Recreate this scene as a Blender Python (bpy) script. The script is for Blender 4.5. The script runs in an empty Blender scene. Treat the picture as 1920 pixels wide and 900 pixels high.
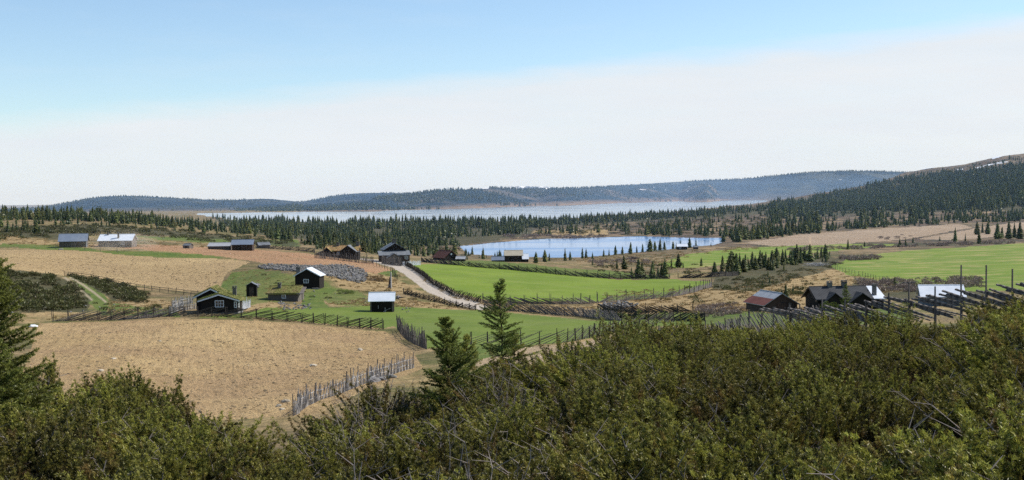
import bpy, math, random
import numpy as np
from mathutils import Vector, Matrix

random.seed(7)
rng = np.random.default_rng(7)
R = math.radians
scene = bpy.context.scene
COL = scene.collection

# ------------------------------------------------------------------ camera
F = 2400.0            # focal length in pixels of the 1920-wide photograph
HOR = 373.0           # horizon row once the small roll is taken out
ROLL = 0.0115
PITCH = math.atan((450 - HOR) / F)

def unroll(px, py):
    dx = px - 960.0; dy = py - 450.0
    return 960 + dx - ROLL * dy, 450 + dy + ROLL * dx
def reroll(px, py):
    dx = px - 960.0; dy = py - 450.0
    return 960 + dx + ROLL * dy, 450 + dy - ROLL * dx
def slope_of(pyu):    # dz/dy of the ray through an unrolled row
    return -np.tan(PITCH + np.arctan((pyu - 450.0) / F))
def u_of(px, pyu=480.0):
    return (px - 960.0) / (F * math.cos(PITCH) - (pyu - 450.0) * math.sin(PITCH))
def project(x, y, z):
    c, s = math.cos(PITCH), math.sin(PITCH)
    depth = y * c - z * s
    up = y * s + z * c
    depth = np.maximum(depth, 0.01)
    return reroll(960 + F * x / depth, 450 - F * up / depth)

cam_d = bpy.data.cameras.new("camera"); cam = bpy.data.objects.new("camera", cam_d); COL.objects.link(cam)
fw = Vector((0, math.cos(PITCH), -math.sin(PITCH))); up0 = Vector((0, math.sin(PITCH), math.cos(PITCH))); rt0 = Vector((1, 0, 0))
rt = (rt0 - ROLL * up0).normalized(); up = (up0 + ROLL * rt0).normalized()
cam.matrix_world = Matrix(((rt.x, up.x, -fw.x, 0), (rt.y, up.y, -fw.y, 0), (rt.z, up.z, -fw.z, 0), (0, 0, 0, 1)))
cam_d.sensor_width = 36; cam_d.lens = 36 * F / 1920; cam_d.clip_start = 0.3; cam_d.clip_end = 80000
scene.camera = cam

# ------------------------------------------------------------------ noise
def _h(ix, iy, seed):
    n = (ix.astype(np.int64) * 374761393 + iy.astype(np.int64) * 668265263 + seed * 974634777) & 0xffffffff
    n = ((n ^ (n >> 13)) * 1274126177) & 0xffffffff
    return ((n ^ (n >> 16)) & 0xffff) / 65535.0 * 2 - 1
def vnoise(x, y, seed=0):
    xi = np.floor(x); yi = np.floor(y); fx = x - xi; fy = y - yi
    fx = fx * fx * (3 - 2 * fx); fy = fy * fy * (3 - 2 * fy)
    a = _h(xi, yi, seed); b = _h(xi + 1, yi, seed); c = _h(xi, yi + 1, seed); d = _h(xi + 1, yi + 1, seed)
    return (a * (1 - fx) + b * fx) * (1 - fy) + (c * (1 - fx) + d * fx) * fy
def fbm(x, y, seed=0, octv=4):
    s = 0; a = 0.5
    for i in range(octv):
        s = s + a * vnoise(x, y, seed + i); x = x * 2.03; y = y * 2.03; a *= 0.5
    return s

# ------------------------------------------------------------------ terrain heights
LAKE1, LAKE2 = -22.0, -25.0       # small tarn, big lake
def near(a, b, c, d):             # ground under the junipers
    return [(3, 'z', -3.4), (12, 'z', a), b, c, d]
COLS = {
 -500: [(3,'z',-3.4),(12,'z',-4.1),(32,'z',-5.2),(45,'z',-7.2),(60,'z',-9.8),(85,'z',-12.4),(120,'z',-13.4),(178,'z',-13.5),(250,'z',-12.0),(320,'z',-10.5),(370,'z',-9),(470,'z',-6),(650,'z',-3.5),(900,'z',-8),(1500,'z',-24),(4000,'z',-24.5)],
 0: [(3,'z',-3.4),(12,'z',-4.1),(32,'z',-5.4),(45,'z',-7.4),(60,'z',-10.2),(85,'z',-12.6),(105,690),(165,604),(178,580),(215,538),(250,507),(320,467),(370,445),(470,417),(650,400),(900,'z',-8),(1500,'z',-24),(4000,'z',-24.5)],
 200: [(3,'z',-3.4),(12,'z',-4.1),(33,'z',-5.5),(45,'z',-7.6),(60,'z',-10.3),(85,'z',-12.8),(105,693),(165,602),(180,585),(210,562),(250,530),(290,497),(330,463),(370,452),(430,435),(520,416),(640,404),(900,'z',-12),(1500,'z',-24),(4000,'z',-24.5)],
 400: [(3,'z',-3.4),(12,'z',-4.1),(30,'z',-5.7),(45,'z',-8.6),(60,'z',-11.2),(82,776),(120,675),(165,598),(178,585),(200,567),(240,540),(280,505),(330,472),(370,462),(450,448),(550,434),(700,424),(900,'z',-17),(1500,'z',-24.2),(4000,'z',-24.5)],
 550: [(3,'z',-3.4),(12,'z',-4.1),(28,'z',-5.9),(42,'z',-8.6),(60,'z',-11.4),(80,775),(110,697),(163,606),(180,588),(205,567),(232,540),(260,507),(300,490),(340,474),(400,463),(500,452),(700,439),(1000,'z',-21.5),(1500,'z',-24.2),(4000,'z',-24.5)],
 700: [(3,'z',-3.4),(12,'z',-4.1),(34,'z',-6.2),(45,'z',-8.0),(60,'z',-10.4),(80,'z',-12.6),(95,712),(120,670),(158,617),(170,603),(190,585),(220,556),(260,524),(300,503),(335,491),(380,480),(480,467),(700,450),(1000,'z',-22.5),(1500,'z',-24.4),(4000,'z',-24.5)],
 850: [(3,'z',-3.4),(12,'z',-4.1),(40,'z',-6.6),(60,'z',-9.6),(85,'z',-12.6),(110,672),(150,622),(190,588),(205,577),(232,553),(280,520),(335,497),(380,488),(450,483),(520,'z',-22.0),(740,'z',-21.9),(1000,'z',-23.0),(1500,'z',-24.5),(4000,'z',-24.5)],
 1000: [(3,'z',-3.4),(12,'z',-4.1),(42,'z',-6.4),(60,'z',-8.8),(85,'z',-12.0),(120,662),(150,628),(190,593),(215,572),(235,558),(310,514),(345,496),(400,490),(470,485),(740,'z',-21.8),(1000,'z',-22.8),(1380,'z',-24.6),(4000,'z',-24.5)],
 1200: [(3,'z',-3.4),(12,'z',-4.1),(48,'z',-6.1),(65,'z',-8.4),(85,'z',-11.2),(130,641),(170,605),(200,584),(230,564),(265,543),(310,522),(350,508),(400,492),(450,482),(490,476.5),(740,'z',-21.8),(1000,'z',-22.2),(1500,'z',-23),(1890,'z',-24.6),(4000,'z',-24.5)],
 1300: [(3,'z',-3.4),(12,'z',-4.1),(49,'z',-6.1),(67,'z',-8.2),(85,'z',-10.4),(130,630),(180,595),(200,580),(250,547),(310,521),(360,503),(420,485),(480,473),(540,464),(700,'z',-21.6),(1000,'z',-21.2),(1500,'z',-21.8),(2300,'z',-24.6),(4000,'z',-24.5)],
 1400: [(3,'z',-3.4),(12,'z',-4.1),(50,'z',-6.2),(70,'z',-8.0),(90,'z',-9.8),(120,'z',-13.0),(180,584),(200,571),(250,543),(300,522),(370,500),(440,480),(520,466),(600,456),(700,'z',-21.5),(1000,'z',-20),(1400,'z',-18.5),(2000,'z',-17.5),(3000,'z',-21),(3700,'z',-24.6),(8000,'z',-24.5)],
 1450: [(3,'z',-3.4),(12,'z',-4.1),(51,'z',-6.2),(70,'z',-7.8),(90,'z',-9.6),(120,'z',-12.8),(180,582),(200,570),(250,544),(300,523),(365,501),(435,482),(520,466),(600,455),(700,'z',-21.5),(1000,'z',-20),(1400,'z',-17),(2000,'z',-14),(2700,377),(3600,'z',-24),(8000,'z',-24.5)],
 1550: [(3,'z',-3.4),(12,'z',-4.1),(52,'z',-6.2),(70,'z',-7.6),(90,'z',-9.4),(120,'z',-12.6),(180,579),(250,546),(300,525),(360,503),(430,485),(520,467),(620,452),(740,438),(900,425),(1300,405),(1900,383),(2600,362),(3500,'z',-22),(8000,'z',-24.5)],
 1640: [(3,'z',-3.4),(12,'z',-4.1),(52,'z',-6.1),(60,'z',-6.5),(70,'z',-7.6),(90,'z',-9.4),(120,'z',-12.6),(180,577),(250,543),(300,524),(380,496),(465,476),(560,460),(680,444),(820,429),(1000,415),(1450,396),(2000,370),(2600,345),(3600,'z',0),(8000,'z',-24.5)],
 1700: [(3,'z',-3.4),(12,'z',-4.1),(52,'z',-6.1),(60,'z',-6.4),(70,'z',-7.6),(90,'z',-9.4),(120,'z',-12.6),(180,574),(250,540),(300,522),(400,490),(500,468),(620,450),(740,436),(900,422),(1200,405),(1600,386),(2200,350),(2850,324),(3600,'z',25),(8000,'z',-20)],
 1920: [(3,'z',-3.4),(12,'z',-4.0),(50,'z',-5.4),(60,'z',-5.9),(70,'z',-7.2),(90,'z',-9.4),(120,'z',-12.4),(175,572),(250,532),(350,497),(480,463),(620,446),(740,434),(900,417),(1100,400),(1500,355),(2000,315),(2500,290),(3300,'z',60),(8000,'z',20)],
 2500: [(3,'z',-3.4),(12,'z',-4.0),(50,'z',-5.0),(60,'z',-5.6),(70,'z',-7.0),(90,'z',-9.4),(120,'z',-12.4),(175,'z',-15),(250,'z',-17),(350,'z',-18.5),(480,'z',-19),(620,'z',-19.5),(740,'z',-20),(900,'z',-17),(1100,'z',-12),(1500,'z',10),(2000,'z',55),(2500,'z',100),(3300,'z',110),(8000,'z',60)],
}
def pchip(x, y, xq):
    x = np.asarray(x, float); y = np.asarray(y, float); h = np.diff(x); dl = np.diff(y) / h
    m = np.zeros_like(y)
    for i in range(1, len(x) - 1):
        if dl[i-1] * dl[i] > 0:
            w1 = 2*h[i] + h[i-1]; w2 = h[i] + 2*h[i-1]
            m[i] = (w1 + w2) / (w1 / dl[i-1] + w2 / dl[i])
    m[0] = dl[0]; m[-1] = dl[-1]
    xq = np.clip(xq, x[0], x[-1])
    k = np.clip(np.searchsorted(x, xq) - 1, 0, len(x) - 2)
    t = (xq - x[k]) / h[k]
    return ((2*t**3 - 3*t**2 + 1) * y[k] + (t**3 - 2*t**2 + t) * h[k] * m[k] + (-2*t**3 + 3*t**2) * y[k+1] + (t**3 - t**2) * h[k] * m[k+1])
NT = 900
TQ = np.linspace(math.log(3), math.log(8000), NT)
ck = sorted(COLS)
prof = []
for c in ck:
    ys, zs = [], []
    for e in COLS[c]:
        ys.append(math.log(e[0]))
        if e[1] == 'z': zs.append(e[2])
        else: zs.append(e[0] * float(slope_of(unroll(c, e[1])[1])))
    prof.append(pchip(ys, zs, TQ))
prof = np.array(prof)
UQ = np.linspace(u_of(-500), u_of(2500), 420)
cu = np.array([u_of(c) for c in ck])
TAB = np.stack([pchip(cu, prof[:, j], UQ) for j in range(NT)], 1)     # [u, t]

def pip(poly, x, y):
    inside = np.zeros(np.shape(x), bool); n = len(poly)
    for i in range(n):
        x0, y0 = poly[i]; x1, y1 = poly[(i + 1) % n]
        if y0 == y1: continue
        c = ((y0 > y) != (y1 > y)) & (x < (x1 - x0) * (y - y0) / (y1 - y0) + x0)
        inside ^= c
    return inside
POLY_L1 = [(862,462),(905,457),(960,452),(1040,447),(1110,445),(1200,443.5),(1300,446),(1352,446),(1360,452),(1335,461),(1270,468),(1180,476),(1110,482),(1050,484.5),(960,482),(880,478)]
POLY_L2 = [(370,400),(480,398.5),(560,397.5),(700,396.5),(760,393.5),(830,392.5),(900,390.5),(960,388),(1010,386),(1050,386),(1110,383),(1170,380.5),(1215,379.5),(1272,376.3),(1285,379),(1325,379.5),(1350,376.5),(1440,374.4),(1438,379),(1380,386),(1300,395),(1200,401),(1100,408),(1000,415),(600,420),(430,412),(370,405)]
def in_lake(x, y, poly, z, k=1.0):
    wob = k * 2.2 * fbm(x / 35.0, y / 60.0, 31, 4)
    p, q = project(x, y, z)
    return pip(poly, p + 3 * wob, q + (0.8 if poly is POLY_L1 else .35) * wob) 

def height(x, y, lakes=True):
    x = np.asarray(x, float); y = np.asarray(y, float)
    ye = np.maximum(y, 3.0)
    w = np.clip((y - 3) / 12.0, 0, 1)
    u = x / np.maximum(ye, 10.0)
    iu = np.clip((u - UQ[0]) / (UQ[1] - UQ[0]), 0, len(UQ) - 1.001)
    it = np.clip((np.log(ye) - TQ[0]) / (TQ[1] - TQ[0]), 0, NT - 1.001)
    i = iu.astype(int); j = it.astype(int); fi = iu - i; fj = it - j
    z = (TAB[i, j] * (1 - fi) + TAB[i+1, j] * fi) * (1 - fj) + (TAB[i, j+1] * (1 - fi) + TAB[i+1, j+1] * fi) * fj
    amp = np.interp(ye, [3, 60, 200, 500, 1000, 2000, 4000], [0.12, 0.22, 0.28, 0.5, 1.2, 5.0, 0.2])
    sc = np.interp(ye, [3, 60, 200, 600, 1500, 3000], [5, 9, 16, 30, 60, 110])
    z = z + amp * fbm(x / 14.0, y / 14.0, 3, 3) * (ye < 330) + amp * fbm(x / 60.0, y / 60.0, 5, 4) * (ye >= 330)
    p = 960 + F * u
    near1 = (y > 455) & (y < 800) & (p > 840) & (p < 1520)
    z = np.where(near1, np.maximum(z, LAKE1 + 0.22), z)
    z = np.where(y > 1250, np.maximum(z, LAKE2 + 0.3), z)
    if lakes:
        z = np.where((y > 400) & (y < 900) & in_lake(x, y, POLY_L1, LAKE1), LAKE1 - 1.5, z)
        z = np.where((y > 1200) & in_lake(x, y, POLY_L2, LAKE2), LAKE2 - 2.0, z)
    return z

YM = np.exp(np.linspace(math.log(8), math.log(7000), 1300))
def hits(px, py, y0=None, y1=None):
    """ground points seen through pixels of the photograph"""
    px = np.atleast_1d(np.asarray(px, float)); py = np.atleast_1d(np.asarray(py, float)); out = []
    for a, b in zip(px, py):
        pu, qu = unroll(a, b)
        s = float(slope_of(qu)); u = u_of(pu, qu)
        ym = YM if y0 is None else np.linspace(y0, y1, 1500)
        h = height(u * ym, ym, False)
        d = ym * s - h
        k = np.argmax(d <= 0)
        if d[k] > 0: out.append((np.nan,) * 3); continue
        y = ym[k]
        if k:
            t = d[k-1] / (d[k-1] - d[k] + 1e-9); y = ym[k-1] + t * (ym[k] - ym[k-1])
        out.append((u * y, y, float(height(u * y, y, False))))
    return np.array(out)
def H(x, y): return float(height(x, y, False))
def at(px, Y):        # ground point at forward distance Y under a photograph column
    x = Y * u_of(px, 500)
    return x, Y, H(x, Y)

# ------------------------------------------------------------------ materials
class N:
    def __init__(s, name):
        s.m = bpy.data.materials.new(name); s.m.use_nodes = True
        s.t = s.m.node_tree; s.t.nodes.clear()
        s.out = s.t.nodes.new('ShaderNodeOutputMaterial')
    def n(s, t, **k):
        x = s.t.nodes.new(t)
        for a, b in k.items():
            if a.startswith('i_'): s.set(x.inputs[a[2:].replace('_', ' ')], b)
            else: setattr(x, a, b)
        return x
    def set(s, sock, v):
        if isinstance(v, bpy.types.NodeSocket): s.t.links.new(v, sock)
        elif isinstance(v, tuple) and len(v) == 3 and sock.type == 'RGBA': sock.default_value = (*v, 1)
        else: sock.default_value = v
    def noise(s, scale, detail=4, rough=0.55, vec=None, dist=0.0):
        x = s.n('ShaderNodeTexNoise'); x.inputs['Scale'].default_value = scale; x.inputs['Detail'].default_value = detail
        x.inputs['Roughness'].default_value = rough; x.inputs['Distortion'].default_value = dist
        s.set(x.inputs['Vector'], vec if vec is not None else s.pos())
        return x.outputs['Fac']
    def pos(s):
        if not hasattr(s, '_p'): s._p = s.n('ShaderNodeNewGeometry').outputs['Position']
        return s._p
    def obj(s):
        if not hasattr(s, '_o'): s._o = s.n('ShaderNodeTexCoord').outputs['Object']
        return s._o
    def scaled(s, v, sc, rot=(0, 0, 0)):
        x = s.n('ShaderNodeMapping'); s.set(x.inputs['Vector'], v); x.inputs['Scale'].default_value = sc; x.inputs['Rotation'].default_value = rot
        return x.outputs[0]
    def rng(s, v, a, b, c=0.0, d=1.0):
        x = s.n('ShaderNodeMapRange'); s.set(x.inputs[0], v)
        for i, k in zip((1, 2, 3, 4), (a, b, c, d)): x.inputs[i].default_value = k
        return x.outputs[0]
    def mix(s, f, a, b, mode='MIX'):
        x = s.n('ShaderNodeMix'); x.data_type = 'RGBA'; x.blend_type = mode
        s.set(x.inputs[0], f); s.set(x.inputs[6], a); s.set(x.inputs[7], b)
        return x.outputs[2]
    def math(s, op, a, b=0.0):
        x = s.n('ShaderNodeMath'); x.operation = op; s.set(x.inputs[0], a); s.set(x.inputs[1], b)
        return x.outputs[0]
    def attr(s, name):
        x = s.n('ShaderNodeAttribute'); x.attribute_name = name; return x.outputs['Fac']
    def rand(s): return s.n('ShaderNodeObjectInfo').outputs['Random']
    def bump(s, h, dist=0.1, strength=1.0):
        x = s.n('ShaderNodeBump'); s.set(x.inputs['Height'], h); x.inputs['Distance'].default_value = dist; x.inputs['Strength'].default_value = strength
        return x.outputs[0]
    def surf(s, col, rough=0.9, nrm=None, metal=0.0, spec=0.2):
        b = s.n('ShaderNodeBsdfPrincipled'); s.set(b.inputs['Base Color'], col); s.set(b.inputs['Roughness'], rough)
        b.inputs['Metallic'].default_value = metal; b.inputs['Specular IOR Level'].default_value = spec
        if nrm is not None: s.set(b.inputs['Normal'], nrm)
        s.t.links.new(b.outputs[0], s.out.inputs[0]); return s.m

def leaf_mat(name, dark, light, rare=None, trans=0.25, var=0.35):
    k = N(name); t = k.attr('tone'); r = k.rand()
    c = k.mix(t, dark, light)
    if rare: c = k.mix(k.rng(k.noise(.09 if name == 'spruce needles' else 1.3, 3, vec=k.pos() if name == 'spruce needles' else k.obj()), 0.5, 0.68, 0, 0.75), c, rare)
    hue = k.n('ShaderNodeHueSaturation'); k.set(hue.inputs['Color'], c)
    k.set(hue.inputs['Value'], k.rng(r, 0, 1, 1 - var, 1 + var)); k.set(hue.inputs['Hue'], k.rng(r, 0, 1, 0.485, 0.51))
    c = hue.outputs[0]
    d = k.n('ShaderNodeBsdfDiffuse'); k.set(d.inputs[0], c); tr = k.n('ShaderNodeBsdfTranslucent'); k.set(tr.inputs[0], c)
    g = k.n('ShaderNodeBsdfGlossy'); g.inputs[0].default_value = (.8, .8, .8, 1); g.inputs[1].default_value = 0.45
    m = k.n('ShaderNodeMixShader'); m.inputs[0].default_value = trans
    k.t.links.new(d.outputs[0], m.inputs[1]); k.t.links.new(tr.outputs[0], m.inputs[2])
    m2 = k.n('ShaderNodeMixShader'); m2.inputs[0].default_value = 0.03
    k.t.links.new(m.outputs[0], m2.inputs[1]); k.t.links.new(g.outputs[0], m2.inputs[2])
    k.t.links.new(m2.outputs[0], k.out.inputs[0]); return k.m

def ground_mat():
    k = N('moorland')
    a = k.noise(0.11, 6, 0.65); b = k.noise(0.9, 5, 0.65); c = k.noise(0.03, 4); f = k.noise(5.0, 3, 0.7)
    ol = k.mix(k.rng(b, .35, .65), (.105, .115, .03), (.20, .17, .055))
    st = k.mix(k.rng(b, .3, .65), (.27, .17, .07), (.50, .36, .17))
    x = k.mix(k.rng(a, .42, .58), ol, st)
    br = k.mix(k.rng(b, .3, .7), (.09, .062, .038), (.22, .14, .085))
    x = k.mix(k.rng(c, .45, .62), x, k.mix(0.55, x, br))
    x = k.mix(k.attr('far'), x, k.mix(k.rng(a, .42, .55), (.060, .058, .036), k.mix(k.rng(c, .45, .6), (.155, .10, .065), (.36, .25, .13))))
    x = k.mix(k.math('MULTIPLY', k.attr('straw'), k.rng(a, .3, .5, .5, 1)), x, st)
    gr = k.mix(k.rng(k.noise(.35, 5, .6), .35, .65), (.09, .15, .022), (.17, .20, .04))
    x = k.mix(k.math('MULTIPLY', k.attr('green'), k.rng(a, .3, .55, .75, 1)), x, gr)
    he = k.mix(k.rng(b, .3, .7), (.03, .036, .015), (.105, .095, .04))
    x = k.mix(k.attr('heath'), x, he)
    x = k.mix(k.attr('rut'), x, (.42, .34, .22))
    x = k.mix(k.rng(f, .3, .7, .38, 0), x, (.02, .018, .01))
    h = k.math('ADD', k.math('MULTIPLY', b, 1.0), k.math('MULTIPLY', f, .3))
    return k.surf(x, .95, k.bump(h, .5, .9))
def plough_mat(name, c0, c1, c2, ang, spacing, wav=0.5, stripes=0.5):
    k = N(name)
    v = k.scaled(k.pos(), (1, 1, 1), (0, 0, ang))
    sk = k.noise(1.0 / spacing, 3, .6, vec=k.scaled(v, (1, .07, 1)), dist=.3)
    a = k.noise(.07, 5, .6); b = k.noise(1.1, 6, .72); f = k.noise(4.5, 4, .75); g = k.noise(.35, 4, .6)
    x = k.mix(k.rng(b, .3, .68), c0, c1)
    x = k.mix(k.rng(a, .38, .62, 0, .65), x, c2); x = k.mix(k.rng(k.noise(.045, 3), .5, .68, 0, .45), x, tuple(min(1, v * 1.18) for v in c1))
    x = k.mix(k.math('MULTIPLY', k.rng(sk, .38, .56, stripes, 0), k.rng(g, .40, .62, .0, 1)), x, k.mix(.5, c0, (.10, .06, .03)))
    x = k.mix(k.rng(f, .30, .46, .85, 0), x, (.11, .07, .04)); x = k.mix(k.rng(k.noise(1.9, 5, .8), .55, .7, 0, .5), x, (.66, .50, .31))
    x = k.mix(k.rng(k.noise(.9, 4, .65, dist=1.0), .60, .68, 0, .75), x, (.085, .06, .035))
    h = k.math('ADD', k.math('ADD', k.math('MULTIPLY', sk, .5), k.math('MULTIPLY', b, 1.1)), k.math('MULTIPLY', f, .55))
    return k.surf(x, .97, k.bump(h, .5, 1.0))
def meadow_mat(name, c0, c1, c2):
    k = N(name)
    a = k.noise(.06, 5, .6); b = k.noise(.5, 5, .6); f = k.noise(3.5, 4, .7)
    sx = k.noise(.12, 4, .6, vec=k.scaled(k.pos(), (.6, 1.2, 1), (0, 0, .25)), dist=.8)
    x = k.mix(k.rng(a, .35, .65), c0, c1)
    x = k.mix(k.rng(sx, *((.50, .64) if 'patchy' in name else (.48, .72)), 0, .85), x, c2); x = k.mix(k.rng(k.noise(.16, 6, .7), .52, .66, 0, .45), x, tuple(v * .72 for v in c0))
    x = k.mix(k.rng(b, .58, .72, 0, .5), x, (.24, .23, .07))
    x = k.mix(k.rng(f, .25, .5, .4, 0), x, (.05, .085, .015))
    return k.surf(x, .9, k.bump(f, .12, .7))
def road_mat():
    k = N('gravel'); b = k.noise(1.0, 5, .6); f = k.noise(8, 3, .7)
    x = k.mix(k.rng(b, .35, .65), (.34, .285, .22), (.50, .43, .35)); x = k.mix(k.rng(f, .3, .5, .4, 0), x, (.25, .2, .15))
    return k.surf(x, .95, k.bump(f, .05))
def water_mat(name, sky_tint, rough):
    k = N(name)
    v = k.scaled(k.pos(), (1, 1, 1), (0, 0, .3))
    n = k.noise(1.3, 3, .5, vec=v)
    pa = k.noise(.012, 4, .6, vec=k.scaled(k.pos(), (.4, 1.6, 1)))
    b = k.n('ShaderNodeBump'); b.inputs['Distance'].default_value = .02; k.set(b.inputs['Strength'], k.rng(pa, .4, .6, .15, .6)); k.set(b.inputs['Height'], n)
    p = k.n('ShaderNodeBsdfPrincipled'); k.set(p.inputs['Base Color'], sky_tint); k.set(p.inputs['Roughness'], k.rng(pa, .42, .58, rough, rough * 1.8))
    p.inputs['IOR'].default_value = 1.33; p.inputs['Specular IOR Level'].default_value = .5 if name == 'lake water' else .25; k.set(p.inputs['Normal'], b.outputs[0])
    k.t.links.new(p.outputs[0], k.out.inputs[0]); return k.m
def wood_mat(name, c0, c1, board=7.0, axis=0):
    k = N(name); o = k.obj()
    sc = (board, board, .6) if axis == 0 else (.6, .6, board)
    g = k.noise(1.0, 5, .65, vec=k.scaled(o, sc)); n = k.noise(2.2, 4, .6, vec=o)
    w = k.n('ShaderNodeTexWave'); w.bands_direction = 'X' if axis == 0 else 'Z'; w.inputs['Scale'].default_value = 1.6; w.inputs['Distortion'].default_value = .6; k.set(w.inputs['Vector'], o)
    x = k.mix(k.rng(g, .3, .7), c0, c1); x = k.mix(k.rng(n, .35, .7, 0, .5), x, tuple(v * .5 for v in c0))
    x = k.mix(k.rng(w.outputs['Fac'], 0, .25, .65, 0), x, tuple(v * .35 for v in c0))
    return k.surf(x, .85, k.bump(k.math('ADD', g, w.outputs['Fac']), .04))
def metal_mat(name, c0, c1, rust=None, rough=.45, axis='X', rl=(.5, .62)):
    k = N(name); o = k.obj()
    w = k.n('ShaderNodeTexWave'); w.bands_direction = axis; w.inputs['Scale'].default_value = 1.5; k.set(w.inputs['Vector'], o)
    n = k.noise(.9, 5, .6, vec=o); x = k.mix(k.rng(n, .3, .7), c0, c1)
    if rust: x = k.mix(k.rng(k.noise(1.3, 5, .65, vec=o), rl[0], rl[1]), x, rust)
    x = k.mix(k.rng(w.outputs['Fac'], 0, .3, .3, 0), x, tuple(v * .5 for v in c0))
    return k.surf(x, rough, k.bump(w.outputs['Fac'], .03, .6), metal=0.0, spec=.15 if 'white' not in name and True else .3)
def sod_mat(name, c0, c1, c2):
    k = N(name); a = k.noise(1.2, 5, .65, vec=k.obj()); f = k.noise(9, 4, .7, vec=k.obj())
    x = k.mix(k.rng(a, .38, .62), c0, c1); x = k.mix(k.rng(k.noise(.7, 3, vec=k.obj()), .5, .65), x, c2); x = k.mix(k.rng(f, .3, .5, .5, 0), x, (.03, .025, .012))
    return k.surf(x, .95, k.bump(k.math('ADD', a, f), .12))
def stone_mat(name, c0, c1):
    k = N(name); a = k.noise(3, 6, .65); b = k.noise(.7, 3)
    x = k.mix(k.rng(a, .3, .7), c0, c1); x = k.mix(k.rng(b, .45, .65, 0, .5), x, (.10, .10, .07))
    return k.surf(x, .9, k.bump(a, .06))
def plain(name, c, rough=.7, spec=.3):
    k = N(name); n = k.noise(6, 4, .6, vec=k.obj())
    return k.surf(k.mix(k.rng(n, .3, .7), tuple(v * .75 for v in c), c), rough, spec=spec)
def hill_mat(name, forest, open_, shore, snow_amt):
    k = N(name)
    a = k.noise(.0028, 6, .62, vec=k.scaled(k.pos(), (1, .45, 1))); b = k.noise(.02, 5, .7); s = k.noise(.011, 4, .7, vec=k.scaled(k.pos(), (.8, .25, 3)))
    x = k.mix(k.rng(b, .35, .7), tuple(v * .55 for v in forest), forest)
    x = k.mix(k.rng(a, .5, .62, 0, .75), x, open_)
    x = k.mix(k.math('MULTIPLY', k.attr('shore'), k.rng(b, .3, .5)), x, shore)
    x = k.mix(k.math('MULTIPLY', k.attr('snow'), k.rng(s, .72 - snow_amt, .735 - snow_amt)), x, (.85, .87, .9))
    return k.surf(x, 1.0, spec=.0)

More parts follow.
